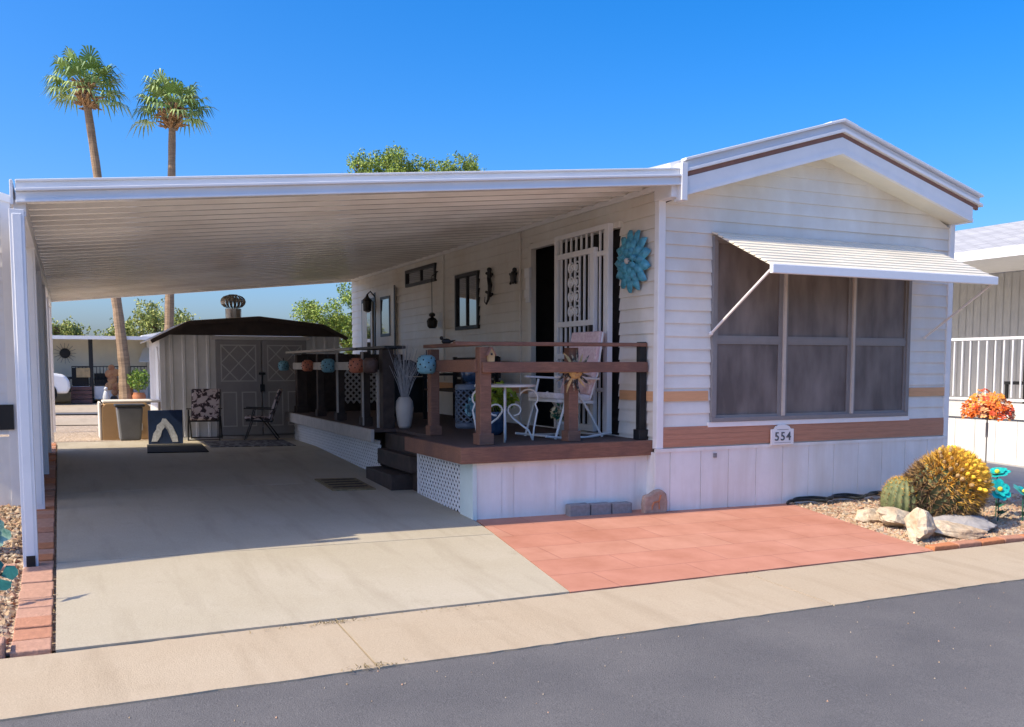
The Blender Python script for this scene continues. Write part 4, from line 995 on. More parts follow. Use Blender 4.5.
mb = MB(); mb.box(-3.05, -1.45, SY-.06, SY-.01, 1.86, 1.925); build('door_track', mb, MT['shedtrim'], sh)
for dx, (a, b) in enumerate(((-3.0, -2.265), (-2.245, -1.50))):
    mb = MB(); mb.box(a, b, SY-.035, SY-.005, sb+.02, 1.86); d = build('door', mb, MT['sheddoor'], sh, bevel=.004)
    mb = MB(); m0, m1, z0, z1 = a+.08, b-.08, 1.17, 1.78; y = SY-.041
    def fr_(m0, m1, z0, z1, w=.018):
        mb.box(m0, m1, y, SY-.034, z0, z0+w); mb.box(m0, m1, y, SY-.034, z1-w, z1); mb.box(m0, m0+w, y, SY-.034, z0+w, z1-w); mb.box(m1-w, m1, y, SY-.034, z0+w, z1-w)
    fr_(m0, m1, z0, z1)
    for k in range(2):
        w = (m1-m0)/2
        for j in range(2):
            h = (z1-z0)/2; xa = m0+k*w; za = z0+j*h
            mb.bar((xa, y, za), (xa+w, y, za+h), .006, .016, up=(0, 0, 1)); mb.bar((xa, y-.001, za+h), (xa+w, y-.001, za), .006, .016, up=(0, 0, 1))
    fr_(a+.09, (a+b)/2-.04, .42, 1.0); fr_((a+b)/2+.04, b-.09, .42, 1.0)
    build('door_trim', mb, MT['shedtrim'], d)
mb = MB(); mb.box(-2.31, -2.20, SY-.06, SY-.036, 1.28, 1.32); mb.box(-2.29, -2.22, SY-.075, SY-.04, 1.0, 1.12); mb.box(-2.265, -2.245, SY-.07, SY-.04, 1.12, 1.30); build('padlock', mb, MT['black'], sh)
mb = MB(); mb.lathe([(.13, 2.19), (.135, 2.40)], (-2.615, SY+.5, 0), 18); tv = build('turbine_vent', mb, MT['chrome'], sh, smooth=False)
mb = MB()
n = 18
for k in range(n):
    a0 = 2*PI*k/n; pts = []
    for i in range(7):
        ph = -.5*PI+.18+i/6*(PI-.36); r = .075+.135*math.cos(ph); z = 2.52+.11*math.sin(ph); a = a0+.25*i/6
        pts.append((r, z, a))
    for (r, z, a), (r2, z2, a2) in zip(pts[:-1], pts[1:]):
        da = .24
        f = lambda r, z, a: (-2.615+r*math.cos(a), SY+.5+r*math.sin(a), z)
        mb.quad(f(r, z, a), f(r*.93, z, a+da), f(r2*.93, z2, a2+da), f(r2, z2, a2))
mb.lathe([(.10, 2.615), (.07, 2.64), (.01, 2.645)], (-2.615, SY+.5, 0), 18)
build('turbine_blades', mb, MT['chrome'], tv)
mb = MB(); mb.prism([(-.25, 0), (.25, 0), (.25, .62)]+[(.25*math.cos(a), .62+.25*math.sin(a)) for a in (PI*.25, PI*.5, PI*.75)]+[(-.25, .62)], (SX0-.035, SY+.55, .88), (0, 1, 0), (0, 0, 1), (.02, 0, 0)); build('arched_panel', mb, MT['trimwhite'], sh)
mb = MB(); mb.box(-3.45, -3.0, SY-.022, SY-.0185, .30, .62); 

# ------------------------------------------------------------------ things in front of the shed
mb = MB(); mb.box(-.24, .24, -.03, .03, 0, .50)
b_ = root('painted_board', (-3.92, 7.02, g(-3.9, 7)), 'navy blue board with a ragged white arch shape leaning by the shed', 'board', rz=R(-6))
build('panel', mb, MT['navy'], b_, local=True, bevel=.004)
mb = MB(); ap = [(-.20, .04), (-.17, .16), (-.13, .22), (-.12, .28), (-.06, .33), (-.04, .38), (.01, .375), (.05, .32), (.10, .26), (.12, .19), (.16, .12), (.17, .03), (.09, .03), (.07, .14), (.04, .22), (-.01, .25), (-.05, .2), (-.07, .12), (-.12, .04)]
for i in range(len(ap)//2):
    j = len(ap)-1-i
    if i+1 < j-1+1 and i < 9: mb.prism([ap[i], ap[i+1], ap[j-1], ap[j]] if i < 8 else [ap[i], ap[i+1], ap[j]], (.0, -.034, 0), (1, 0, 0), (0, 0, 1), (0, .003, 0))
build('arch_shape', mb, MT['boardwhite'], b_, local=True)
def flat_mat(name, pts, h, m, label, cat):
    mb = MB(); n = len(pts); c = Vector((sum(p[0] for p in pts)/n, sum(p[1] for p in pts)/n, 0)); c.z = g(c.x, c.y)
    a = [(x, y, g(x, y)+h) for x, y in pts]; b = [(x, y, g(x, y)+.001) for x, y in pts]
    mb.add(a+b, [tuple(range(n)), tuple(range(2*n-1, n-1, -1))]+[(i, n+i, n+(i+1) % n, (i+1) % n) for i in range(n)])
    return thing(name, mb, m, tuple(c), label, cat)
flat_mat('rubber_mat', [(-4.28, 5.62), (-3.5, 5.58), (-3.45, 6.75), (-4.2, 6.8)], .014, MT['blackmat'], 'black rubber mat on the slab in front of the navy board', 'mat')
flat_mat('patterned_rug', [(-3.4, 6.15), (-2.2, 6.1), (-2.15, 7.3), (-3.35, 7.35)], .010, MT['rug'], 'grey patterned rug under the two floral chairs', 'rug')
dm_ = flat_mat('door_mat', [(-2.72, 2.0), (-2.26, 1.95), (-2.26, 2.75), (-2.72, 2.8)], .014, MT['mat'], 'straw coloured doormat with dark stripes at the foot of the porch steps', 'doormat')
mb = MB()
for i in range(4):
    y = 2.12+i*.17; mb.add([(-2.68, y, g(-2.6, y)+.0185), (-2.30, y-.02, g(-2.3, y)+.0185), (-2.30, y+.05, g(-2.3, y)+.0185), (-2.68, y+.07, g(-2.6, y)+.0185)], [(0, 1, 2, 3)])
ROOT[dm_] = Vector(dm_.location); build('stripe', mb, MT['blackmat'], dm_)
# bin and tan case
tb = root('trash_bin', (-4.36, 7.95, g(-4.3, 7.9)), 'grey tapered trash bin with dark lid standing next to a tan case', 'bin')
mb = MB(); n = 4
lo, hi = .15, .19
mb.add([(-lo, -lo, 0), (lo, -lo, 0), (lo, lo, 0), (-lo, lo, 0), (-hi, -hi, .52), (hi, -hi, .52), (hi, hi, .52), (-hi, hi, .52)], [(0,3,2,1),(4,5,6,7),(0,1,5,4),(1,2,6,5),(2,3,7,6),(3,0,4,7)])
build('bin_body', mb, MT['bingrey'], tb, local=True, bevel=.03)
mb = MB(); mb.box(-.215, .215, -.215, .215, .52, .56); build('lid', mb, MT['binlid'], tb, local=True, bevel=.015)
cs = root('storage_case', (-4.38, 8.75, g(-4.6, 8.7)-.03), 'tan storage case with rounded top edge and pale lid behind the bin', 'storage box')
mb = MB(); mb.prism([(-.36, 0), (.36, 0), (.36, .52), (.30, .58), (-.30, .58), (-.36, .52)], (0, -.30, 0), (1, 0, 0), (0, 0, 1), (0, .6, 0)); build('case_body', mb, MT['cardboard'], cs, local=True, bevel=.01)
mb = MB(); mb.box(-.34, .52, -.28, .42, .585, .62); mb.box(-.40, -.362, -.3, .3, .02, .60); build('lid', mb, MT['caselid'], cs, local=True, bevel=.012)
mb = MB(); mb.box(.09, .24, -.304, -.3005, .14, .25); build('sticker', mb, MT['caselid'], cs, local=True)

# ------------------------------------------------------------------ left neighbour
ln = root('neighbour_home', (-8.2, 6, g(-8, 4)), 'white sided neighbouring home cut off by the left edge of the photo', 'mobile home')
NY = 2.12; NX = -5.645
def nbz(x): return 2.905+.28*(NX-x)
mb = MB(); siding(mb, 'x', NY, lambda z: (-10.6, NX if z < 2.9 else NX-(z-2.9)/.28), .80, 3.6)
siding(mb, 'y', NX, lambda z: (NY, 6.2), .80, 2.9, sign=1); siding(mb, 'x', 6.2, lambda z: (-10.6, NX), .8, 2.9, sign=1)
build('wall', mb, MT['leftsiding'], ln)
mb = MB(); mb.box(NX-.06, NX+.02, NY-.025, NY+.05, .1, 2.92); build('corner_trim', mb, MT['trimwhite'], ln)
mb = MB()
for i in range(14): mb.quad((NX-.005-i*.36, NY-.02, .05), (NX-.35-i*.36, NY-.02, .05), (NX-.35-i*.36, NY-.02, .78), (NX-.005-i*.36, NY-.02, .78))
for i in range(11): mb.quad((NX+.01, NY+i*.36, .05), (NX+.01, NY+.35+i*.36, .05), (NX+.01, NY+.35+i*.36, .78), (NX+.01, NY+i*.36, .78))
build('skirting', mb, MT['skirt'], ln)
mb = MB()
for s0, s1 in (((NX+.12, nbz(NX)-.03), (-8.2, nbz(-8.2))), ((-8.2, nbz(-8.2)), (-10.8, nbz(NX)))):
    (a, za), (b, zc) = s0, s1
    mb.add([(a, NY-.04, za), (b, NY-.04, zc), (b, 6.3, zc), (a, 6.3, za), (a, NY-.04, za+.07), (b, NY-.04, zc+.07), (b, 6.3, zc+.07), (a, 6.3, za+.07)], [(0,3,2,1),(4,5,6,7),(0,1,5,4),(1,2,6,5),(2,3,7,6),(3,0,4,7)])
build('roof', mb, MT['roofmetal'], ln)
mb = MB(); mb.prism([(-8.1, -.86), (-5.80, -.40), (-5.80, NY-.05), (-8.1, NY-.05)], (0, 0, 2.80), (1, 0, 0), (0, 1, 0), (0, 0, .08)); build('shade_roof', mb, MT['roofmetal'], ln)  # added out of view, front edge angled to cast the driveway shade
for x in (-5.95, -8.0):
    mb = MB(); mb.box(x-.05, x+.05, .0, .1, g(x, .05), 2.80); build('porch_post', mb, MT['post'], ln)  # posts added under the unseen shading roof
mb = MB(); mb.box(-6.25, -5.66, NY-.05, NY-.012, .845, 1.075); build('dark_box', mb, MT['black'], ln)

# ------------------------------------------------------------------ right neighbour
rn = root('neighbour_home', (10, 4, g(7, 4)), 'white neighbouring home with raised porch and shingled roof on the right', 'mobile home')
X7 = 7.5
mb = MB()
for i in range(28):
    y = -1.6+i*.36; mb.quad((X7, y, -.25), (X7, y+.354, -.25), (X7, y+.354, .60), (X7, y, .60))
    mb.quad((X7+.008, y+.35, -.25), (X7+.008, y+.364, -.25), (X7+.008, y+.364, .60), (X7+.008, y+.35, .60))
mb.quad((X7, -1.6, -.25), (8.6, -1.6, -.25), (8.6, -1.6, .6), (X7, -1.6, .6))
build('skirting', mb, MT['skirt'], rn)
mb = MB(); mb.box(X7-.03, 12, -1.6, 8.5, .625, .72); mb.box(X7-.02, X7+.02, -1.6, 8.5, .72, .86); build('porch_floor', mb, MT['siding'], rn)
mb = MB(); mb.box(X7-.006, X7+.06, -1.6, 8.5, .598, .624); build('porch_trim', mb, MT['midgrey'], rn)
mb = MB(); mb.box(X7+.01, X7+.05, -1.6, 8.5, 1.815, 1.855); mb.box(X7+.01, X7+.05, -1.6, 8.5, .89, .925)
for i in range(70):
    y = -1.55+i*.145; mb.box(X7+.022, X7+.040, y-.010, y+.010, .945, 1.805)
build('porch_railing', mb, MT['trimwhite'], rn)
XW = 9.75
mb = MB(); siding(mb, 'y', XW, lambda z: (-1.5, 3.18), .72, 3.1, [(.7, 2.45, .95, 2.75)], course=.14); siding(mb, 'x', -1.55, lambda z: (XW, 13), .72, 3.2)
build('wall', mb, MT['siding'], rn)
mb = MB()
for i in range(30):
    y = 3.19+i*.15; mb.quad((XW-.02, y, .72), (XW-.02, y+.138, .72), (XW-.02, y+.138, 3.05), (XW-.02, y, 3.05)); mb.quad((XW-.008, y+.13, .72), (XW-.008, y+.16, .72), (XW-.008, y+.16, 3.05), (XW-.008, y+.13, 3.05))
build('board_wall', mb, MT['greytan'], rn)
mb = MB(); mb.box(XW-.05, XW+.02, 2.45, 2.85, .72, 3.0); mb.box(XW-.05, XW+.02, .6, 2.45, 2.75, 2.85); w_ = build('window', mb, MT['trimwhite'], rn)
mb = MB(); mb.quad((XW-.005, .7, .95), (XW-.005, 2.45, .95), (XW-.005, 2.45, 2.75), (XW-.005, .7, 2.75)); build('pane', mb, MT['glass'], w_)
mb = MB(); EX, EZ, RX_, RZ_ = 7.5, 3.18, 11.0, 4.12
mb.quad((EX, -1.9, EZ), (RX_, -1.9, RZ_), (RX_, 9, RZ_), (EX, 9, EZ)); mb.quad((RX_, -1.9, RZ_), (14, -1.9, EZ), (14, 9, EZ), (RX_, 9, RZ_))
build('roof', mb, MT['shingle'], rn)
mb = MB(); mb.box(EX-.03, EX+.01, -1.9, 9, EZ-.14, EZ+.01); mb.box(EX, XW, -1.9, 9, EZ-.115, EZ-.10); build('eave_board', mb, MT['trimwhite'], rn)
pc = root('porch_chair', (8.7, 2.35, .72), 'black chair behind the white railing of the neighbouring porch', 'chair')
mb = MB(); mb.box(-.25, .25, -.25, .25, .40, .45); build('seat', mb, MT['black'], pc, local=True)
mb = MB(); mb.box(.2, .25, -.25, .25, .45, .95); build('backrest', mb, MT['black'], pc, local=True)
for x in (-.22, .22):
    for y in (-.22, .22):
        mb = MB(); mb.box(x-.02, x+.02, y-.02, y+.02, 0, .4); build('leg', mb, MT['black'], pc, local=True)

# ------------------------------------------------------------------ front garden
def rock(loc, dims, rz, m, label, seed, tilt=(0, 0), flat=.0, cat='rock', group='pale rocks round the barrel cactus'):
    rd = random.Random(seed); mb = MB(); n, k = 14, 24
    off = Vector((seed*3.1, seed*1.7, 0))
    planes = [(Vector((rd.gauss(0, 1), rd.gauss(0, 1), rd.gauss(0, .8))).normalized(), rd.uniform(.52, .82)) for _ in range(12)]
    M3 = Matrix.Rotation(rz, 3, 'Z') @ Matrix.Rotation(tilt[0], 3, 'X') @ Matrix.Rotation(tilt[1], 3, 'Y')
    for i in range(n+1):
        for j in range(k):
            th = PI*i/n; ph = 2*PI*j/k
            d = Vector((math.sin(th)*math.cos(ph), math.sin(th)*math.sin(ph), math.cos(th)))
            r = 1.0
            for pn, h in planes:
                q = d.dot(pn)
                if q > 1e-3: r = min(r, h/q)
            r *= 1+.12*noise.noise(d*2.2+off)+.07*noise.noise(d*6+off)
            p = Vector((d.x*r*dims[0], d.y*r*dims[1], d.z*r*dims[2])); mb.v.append(M3 @ p)
    for i in range(n):
        for j in range(k): mb.f.append((i*k+j, (i+1)*k+j, (i+1)*k+(j+1) % k, i*k+(j+1) % k)); mb.m.append(0)
    z0 = min(v.z for v in mb.v)
    for v in mb.v: v.z -= z0*.85
    o = build('garden_rock', mb, m, None, (loc[0], loc[1], g(loc[0], loc[1])-.03), local=True)
    return tag(o, label, cat, group)
rock((1.78, -1.00), (.27, .17, .075), .2, MT['rock'], 'low flat pale rock left of the others, nearest the house wall', 11, (.1, -.1))
rock((1.80, -1.34), (.35, .20, .10), -.2, MT['rock'], 'broad white rock in front of the small green cactus', 12, (.15, .1))
rock((1.52, -1.84), (.19, .14, .17), .3, MT['rock'], 'upright blocky cream rock standing nearest the street', 13)
rock((1.90, -1.84), (.42, .13, .07), -.5, MT['rock'], 'long flat cream rock slab lying by the brick edging', 14, (.35, .1))
rock((2.36, -1.66), (.42, .22, .08), -.3, MT['rockgrey'], 'flat grey flagstone in the shade of the big cactus', 15, (.25, 0))
rock((2.84, -1.10), (.26, .18, .20), .4, MT['rock'], 'pale rock behind the big cactus on its right side', 16)

def barrel(base, rad, hgt, axis, ribs, label, spines, density, crown=False, cat='cactus'):
    r_ = root('barrel_cactus', base, label, cat)
    q = Vector((0, 0, 1)).rotation_difference(Vector(axis).normalized())
    mb = MB(); n = 18; k = ribs*4; rd = random.Random(int(rad*1000))
    def surf(t, ph):
        th = PI*t
        prof = math.sin(th)**.8 if 0 < t < 1 else 0.0
        rr = rad*prof*(1+.075*math.cos(ribs*ph)); z = hgt/2*(1-math.cos(th)) if False else hgt*.5-hgt*.5*math.cos(PI*(1-t))
        if t < .06: z -= .03*(1-t/.06)
        return Vector((rr*math.cos(ph), rr*math.sin(ph), hgt-z if False else z))
    for i in range(n+1):
        for j in range(k): mb.v.append(q @ surf(max(.004, min(.996, 1-i/n)), 2*PI*j/k))
    for i in range(n):
        for j in range(k): mb.f.append((i*k+j, i*k+(j+1) % k, (i+1)*k+(j+1) % k, (i+1)*k+j)); mb.m.append(0)
    build('body', mb, MT['cactus'], r_, local=True, smooth=True)
    sp = MB()
    for j in range(ribs):
        ph = 2*PI*j/ribs
        for i in range(density):
            t = .03+.82*(i+rd.random()*.6)/density
            p = surf(t, ph); c = Vector((0, 0, hgt*.5)); nrm = (p-c); nrm.z *= .9; nrm.normalize()
            for s_ in range(spines):
                d = (nrm+Vector((rd.gauss(0, .55), rd.gauss(0, .55), rd.gauss(0, .55)))).normalized(); L_ = rd.uniform(.035, .075)*(1.35 if crown else .55)
                w = d.orthogonal().normalized()*(.0065 if crown else .002)
                m = 0 if t < .34+rd.uniform(-.12, .10) else (1 if t < .46+rd.uniform(-.1, .12) else 2)
                a, b, e = q @ (p-w), q @ (p+w), q @ (p+d*L_)
                sp.add([a, b, e], [(0, 1, 2)], m)
                w2 = d.cross(w).normalized()*w.length; sp.add([q @ (p-w2), q @ (p+w2), e], [(0, 1, 2)], m)
    if crown:
        fr = sp
        for ring, (rr, nn, zz) in enumerate(((.03, 5, 0), (.075, 10, -.005), (.125, 14, -.02), (.19, 20, -.05), (.26, 22, -.09))):
            for k2 in range(nn):
                a = 2*PI*(k2+ring*.4)/nn+rd.uniform(-.1, .1); c = Vector((rr*math.cos(a), rr*math.sin(a), hgt+zz+.005))
                d = Vector((math.cos(a)*.5*(rr/.12), math.sin(a)*.5*(rr/.12), .8)).normalized(); s_ = rd.uniform(.75, 1.15)
                h = .062*s_; qq = Vector((0, 0, 1)).rotation_difference(d); o = len(fr.v)
                fr.lathe([(.006, 0), (.019*s_, h*.3), (.020*s_, h*.7), (.008, h)], (0, 0, 0), 7, 3 if ring < 3 or rd.random() < .45 else 1)
                for x in range(o, len(fr.v)): fr.v[x] = q @ (qq @ fr.v[x]+c)
    build('spines', sp, [MT['spineA'], MT['spineB'], MT['spineC'], MT['fruit']], r_, local=True)
    return r_
barrel((2.14, -1.08, g(2, -1.1)-.05), .20, .46, (-.05, -.12, 1), 20, 'small green ribbed barrel cactus left of the large golden one', 5, 16)
barrel((2.33, -1.06, g(2.2, -1.3)-.02), .295, .80, (.20, -.72, .85), 24, 'large barrel cactus covered in golden brown spines, leaning toward the street', 15, 26, crown=True)

def stem_leaf(mb, p, d, L_, w, m):
    d = Vector(d).normalized(); s_ = d.cross(Vector((0, 0, 1))).normalized()*w; p = Vector(p); u = Vector((0, 0, .012))
    mb.add([p, p+d*L_*.5+s_+u, p+d*L_, p+d*L_*.5-s_+u], [(0, 1, 2, 3)], m)
def petals(mb, c, axis, rings, m):
    q = Vector((0, 0, 1)).rotation_difference(Vector(axis).normalized()); c = Vector(c)
    for n, r, w, lift, ph in rings:
        for k in range(n):
            a = 2*PI*k/n+ph; d = Vector((math.cos(a), math.sin(a), 0)); s_ = Vector((-d.y, d.x, 0))*w
            pts = [d*r*.12, d*r*.55+s_+Vector((0, 0, lift*.6)), d*r*.9+s_*.6+Vector((0, 0, lift)), d*r+Vector((0, 0, lift*.9)), d*r*.9-s_*.6+Vector((0, 0, lift)), d*r*.55-s_+Vector((0, 0, lift*.6))]
            mb.add([c+q @ p for p in pts], [(0, 1, 2, 3), (0, 3, 4, 5)], m)
def teal_flower(x, y, h, axis, label, lean=(0, 0)):
    e = root('flower_stake', (x, y, g(x, y)-.03), label, 'garden ornament', 'teal metal flowers on stakes')
    top = Vector((lean[0], lean[1], h))
    mb = MB(); mb.tube([(0, 0, 0), (lean[0]*.4, lean[1]*.4, h*.5), tuple(top)], .006, 5); build('stem', mb, MT['leafgreen'], e, local=True)
    mb = MB(); petals(mb, top, axis, [(7, .125, .052, .012, 0), (6, .085, .036, .03, .3)], 0); build('petals', mb, MT['teal'], e, local=True)
    mb = MB(); mb.sphere(top+Vector(axis).normalized()*.02, .024, 6); build('flower_centre', mb, MT['yellow'], e, local=True)
    mb = MB(); stem_leaf(mb, (0, 0, h*.25), (-.4, -.7, .5), .12, .035, 0); stem_leaf(mb, (0, 0, h*.2), (.7, -.4, .5), .12, .035, 0); build('leaf', mb, MT['leafgreen'], e, local=True)
teal_flower(3.05, -1.44, .33, (-.2, -.8, .5), 'teal metal flower facing the street, lower left of the group')
teal_flower(3.27, -1.25, .46, (-.3, -.1, .9), 'teal metal flower standing tallest of the group, tilted upward')
teal_flower(3.30, -1.52, .30, (.2, -.5, .8), 'teal metal flower farthest right, at the edge of the photo')
of = root('flower_stake', (3.35, -1.05, g(3.3, -1)-.03), 'tall stake topped by a cluster of orange and red metal leaves', 'garden ornament')
mb = MB(); mb.tube([(0, 0, 0), (0, 0, 1.05)], .008, 6); mb.tube([(0, 0, .80), (0, 0, .95)], .013, 8); build('stake', mb, MT['stake'], of, local=True)
mb = MB(); rd = random.Random(21)
for k in range(270):
    a = rd.uniform(0, 6.28); u = rd.uniform(0, 1); r = .25*math.sqrt(rd.random()); z = .97+.31*math.sqrt(max(0, 1-(r/.26)**2))*rd.uniform(.1, 1)+.03*rd.random()
    ax = Vector((math.cos(a)*r*4+rd.gauss(0, .4), math.sin(a)*r*4+rd.gauss(0, .4)-.3, .9))
    petals(mb, (math.cos(a)*r, math.sin(a)*r*.9, z), ax, [(5, rd.uniform(.03, .05), .014, .006, rd.random())], (1 if z > 1.17 and rd.random() < .7 else rd.choice([0, 0, 1, 2, 3])))
build('leaf_cluster', mb, MT['orange'], of, local=True)
mb = MB()
for k in range(16): a = k*2.4; r = .05+.012*k; mb.tube([(0, 0, .98), (math.cos(a)*r, math.sin(a)*r, 1.05)], .003, 4)
build('branch_wire', mb, MT['stake'], of, local=True)
# glass flowers at the left edge
gf = root('flower_stake', (-5.625, -1.44, g(-5.6, -1.4)-.03), 'green glass flowers on a thin metal stake at the left edge of the photo', 'garden ornament')
mb = MB(); mb.tube([(0, 0, 0), (.0, 0, .25), (-.02, 0, .45)], .006, 5); mb.tube([(0, 0, .18), (.04, -.03, .22)], .005, 5); build('stake', mb, MT['black'], gf, local=True)
mb = MB(); petals(mb, (-.01, 0, .45), (.5, -.7, .6), [(5, .105, .05, .03, .2)], 0); mb.sphere((0, -.02, .46), .028, 6, m=1); build('upper_flower', mb, [MT['glassgreen'], MT['amber']], gf, local=True, smooth=True)
mb = MB(); petals(mb, (.02, -.03, .20), (.3, -.8, .6), [(4, .105, .05, .03, .5)], 0); build('lower_flower', mb, MT['glassteal'], gf, local=True, smooth=True)

# brick edging along the driveway, front kerb brick, red edging of the right bed
k = 0; y = gut_back(-5.4)+.03; rd = random.Random(4)
brick_labels = {0: 'edging brick at the street end of the row beside the driveway'}
while y < 7.6:
    xl = -5.515-.004*y; xr = -5.318-.007*(y+2.4); ln_ = .198
    mb = MB(); zz = [g(xl, y), g(xl, y+ln_)]
    j = rd.uniform(-.005, .005); dz = rd.uniform(-.004, .006)
    a, b, c, d = (xl+j, y+.004), (xr+j, y+.004), (xr+j, y+ln_-.004), (xl+j, y+ln_-.004)
    cx, cy = (xl+xr)/2, y+ln_/2
    mb.add([(p[0], p[1], g(*p)-.06) for p in (a, b, c, d)]+[(p[0], p[1], g(*p)+.004+dz) for p in (a, b, c, d)], [(0,3,2,1),(4,5,6,7),(0,1,5,4),(1,2,6,5),(2,3,7,6),(3,0,4,7)])
    lab = brick_labels.get(k, 'red brick laid flush in the long row between driveway and carport posts')
    thing('edging_brick', mb, MT['brickedge'][rd.choice([0, 0, 1, 1, 2])], (cx, cy, g(cx, cy)-.06), lab, 'brick', 'red edging bricks beside the driveway', bevel=.006)
    y += ln_+.004; k += 1
mb = MB(); mb.box(-6.5, -5.53, -2.40, -2.27, g(-5.8, -2.4)-.06, g(-5.8, -2.4)+.055)
thing('kerb_block', mb, MT['brickedge'][1], (-6, -2.33, g(-5.8, -2.4)-.06), 'long pink kerb block across the street end of the left gravel bed', 'kerb block', bevel=.012)
mb = MB(); mb.box(-6.5, -5.56, -.52, -.44, g(-5.8, -.4)-.08, g(-5.8, -.4)+.01)
thing('kerb_block', mb, MT['brickedge'][1], (-6, -.48, g(-5.8, -.4)-.08), 'pink kerb block crossing the left gravel bed at the first carport post', 'kerb block', bevel=.008)
x = 1.26; k = 0
while x < 5.6:
    ln_ = .30; mb = MB(); ya = gut_back(x)+.012; yb = gut_back(x+ln_)+.012
    pts = [(x+.003, ya), (x+ln_-.003, yb), (x+ln_-.003, yb+.10), (x+.003, ya+.10)]
    mb.add([(p[0], p[1], g(*p)-.07) for p in pts]+[(p[0], p[1], g(*p)+.02+rd.uniform(-.004, .006)) for p in pts], [(0,3,2,1),(4,5,6,7),(0,1,5,4),(1,2,6,5),(2,3,7,6),(3,0,4,7)])
    thing('border_brick', mb, MT['brickedge'][rd.choice([0, 2, 0])], (x+.15, ya+.05, g(x, ya)-.07), 'red border brick between the cactus bed and the concrete gutter', 'brick', 'red border bricks of the cactus bed', bevel=.008); x += ln_+.002; k += 1
for i, lab in enumerate(('grey block at the left end of three by the porch skirt', 'middle one of three grey blocks by the porch skirt', 'grey block of the porch skirt row, next to the carved stone')):
    x = -.86+i*.235; mb = MB(); mb.box(x-.112, x+.112, .0, .10, -.02, g(x, .05)+.105-.005*i)
    thing('grey_block', mb, MT['greyblock'], (x, .05, -.02), lab, 'block', 'grey blocks along the porch skirt', bevel=.012)
cs_ = root('carved_stone', (-.06, -.03, g(0, 0)-.02), 'brown carved stone with humped top leaning on the corner of the home', 'stone')
mb = MB(); mb.prism([(-.13, 0), (.135, .0), (.14, .12), (.125, .20), (.06, .245), (.0, .235), (-.06, .20), (-.125, .19), (-.14, .10)], (0, -.055, 0), (1, 0, 0), (0, 0, 1), (0, .07, .0)); build('stone_body', mb, MT['stone'], cs_, local=True, bevel=.02)
mb = MB(); mb.tube([(-.05, -.058, .08), (-.03, -.058, .12), (.03, -.058, .13), (.05, -.058, .19)], .010, 5); mb.tube([(-.04, -.058, .11), (-.05, -.058, .05)], .006, 4); mb.tube([(.03, -.058, .12), (.035, -.058, .05)], .006, 4); build('carving', mb, MT['terracotta'], cs_, local=True)
# black hose lying along the wall
mb = MB(); pts = []
for i in range(60):
    t = i/59; pts.append((1.55+1.9*t, -.13+.05*math.sin(t*21)+.02*math.sin(t*47), g(2, 0)+.02+.02*abs(math.sin(t*13))))
mb.tube(pts, .016, 7); mb.tube([(p[0]+.12, p[1]+.045, p[2]+.012) for p in pts[:44]], .016, 7)
thing('garden_hose', mb, MT['hose'], (2.4, -.12, g(2, 0)), 'black garden hose lying along the foot of the front wall', 'hose', smooth=True)
# dry weeds in the joints
mb = MB(); rd = random.Random(9)
for (cx, cy, n_, sp) in ((-3.84, -2.43, 60, .10), (-3.86, -3.2, 50, .08), (-4.2, -2.43, 14, .2), (-3.2, -2.4, 20, .25), (-.77, -2.28, 14, .08), (1.2, -2.2, 10, .1), (-5.29, -1.5, 20, .4)):
    for _ in range(n_):
        x = cx+rd.gauss(0, sp); y = cy+rd.gauss(0, .02) if cx > -5 else cy+rd.gauss(0, .5); 
        if cx < -5: x = dl(y)-.008+rd.gauss(0, .006)
        h = rd.uniform(.003, .014); d = Vector((rd.gauss(0, .016), rd.gauss(0, .016), h)); p0 = Vector((x, y, g(x, y)-.006)); w = Vector((.004, .002, 0))
        mb.add([p0-w, p0+w, p0+d], [(0, 1, 2)])
gb = MB(); rd = random.Random(77)
for _ in range(170):
    x = rd.uniform(-6, 3.5); y = gut_front(x)-abs(rd.gauss(0, .9))-.02; s_ = rd.uniform(.002, .0065)
    z = g(x, y)-.02; gb.add([(x-s_, y, z), (x, y-s_, z), (x+s_, y, z), (x, y+s_, z), (x, y, z+s_*1.3)], [(0, 1, 4), (1, 2, 4), (2, 3, 4), (3, 0, 4)], rd.randrange(5))
tag(build('road_grit', gb, PEB, None, (0, 0, 0)), 'loose grit scattered over the asphalt near the gutter', 'grit', kind='stuff')
tag(build('dry_weeds', mb, MT['weed'], None, (0, 0, 0)), 'small dry weeds growing in the concrete joints', 'weeds', kind='stuff')

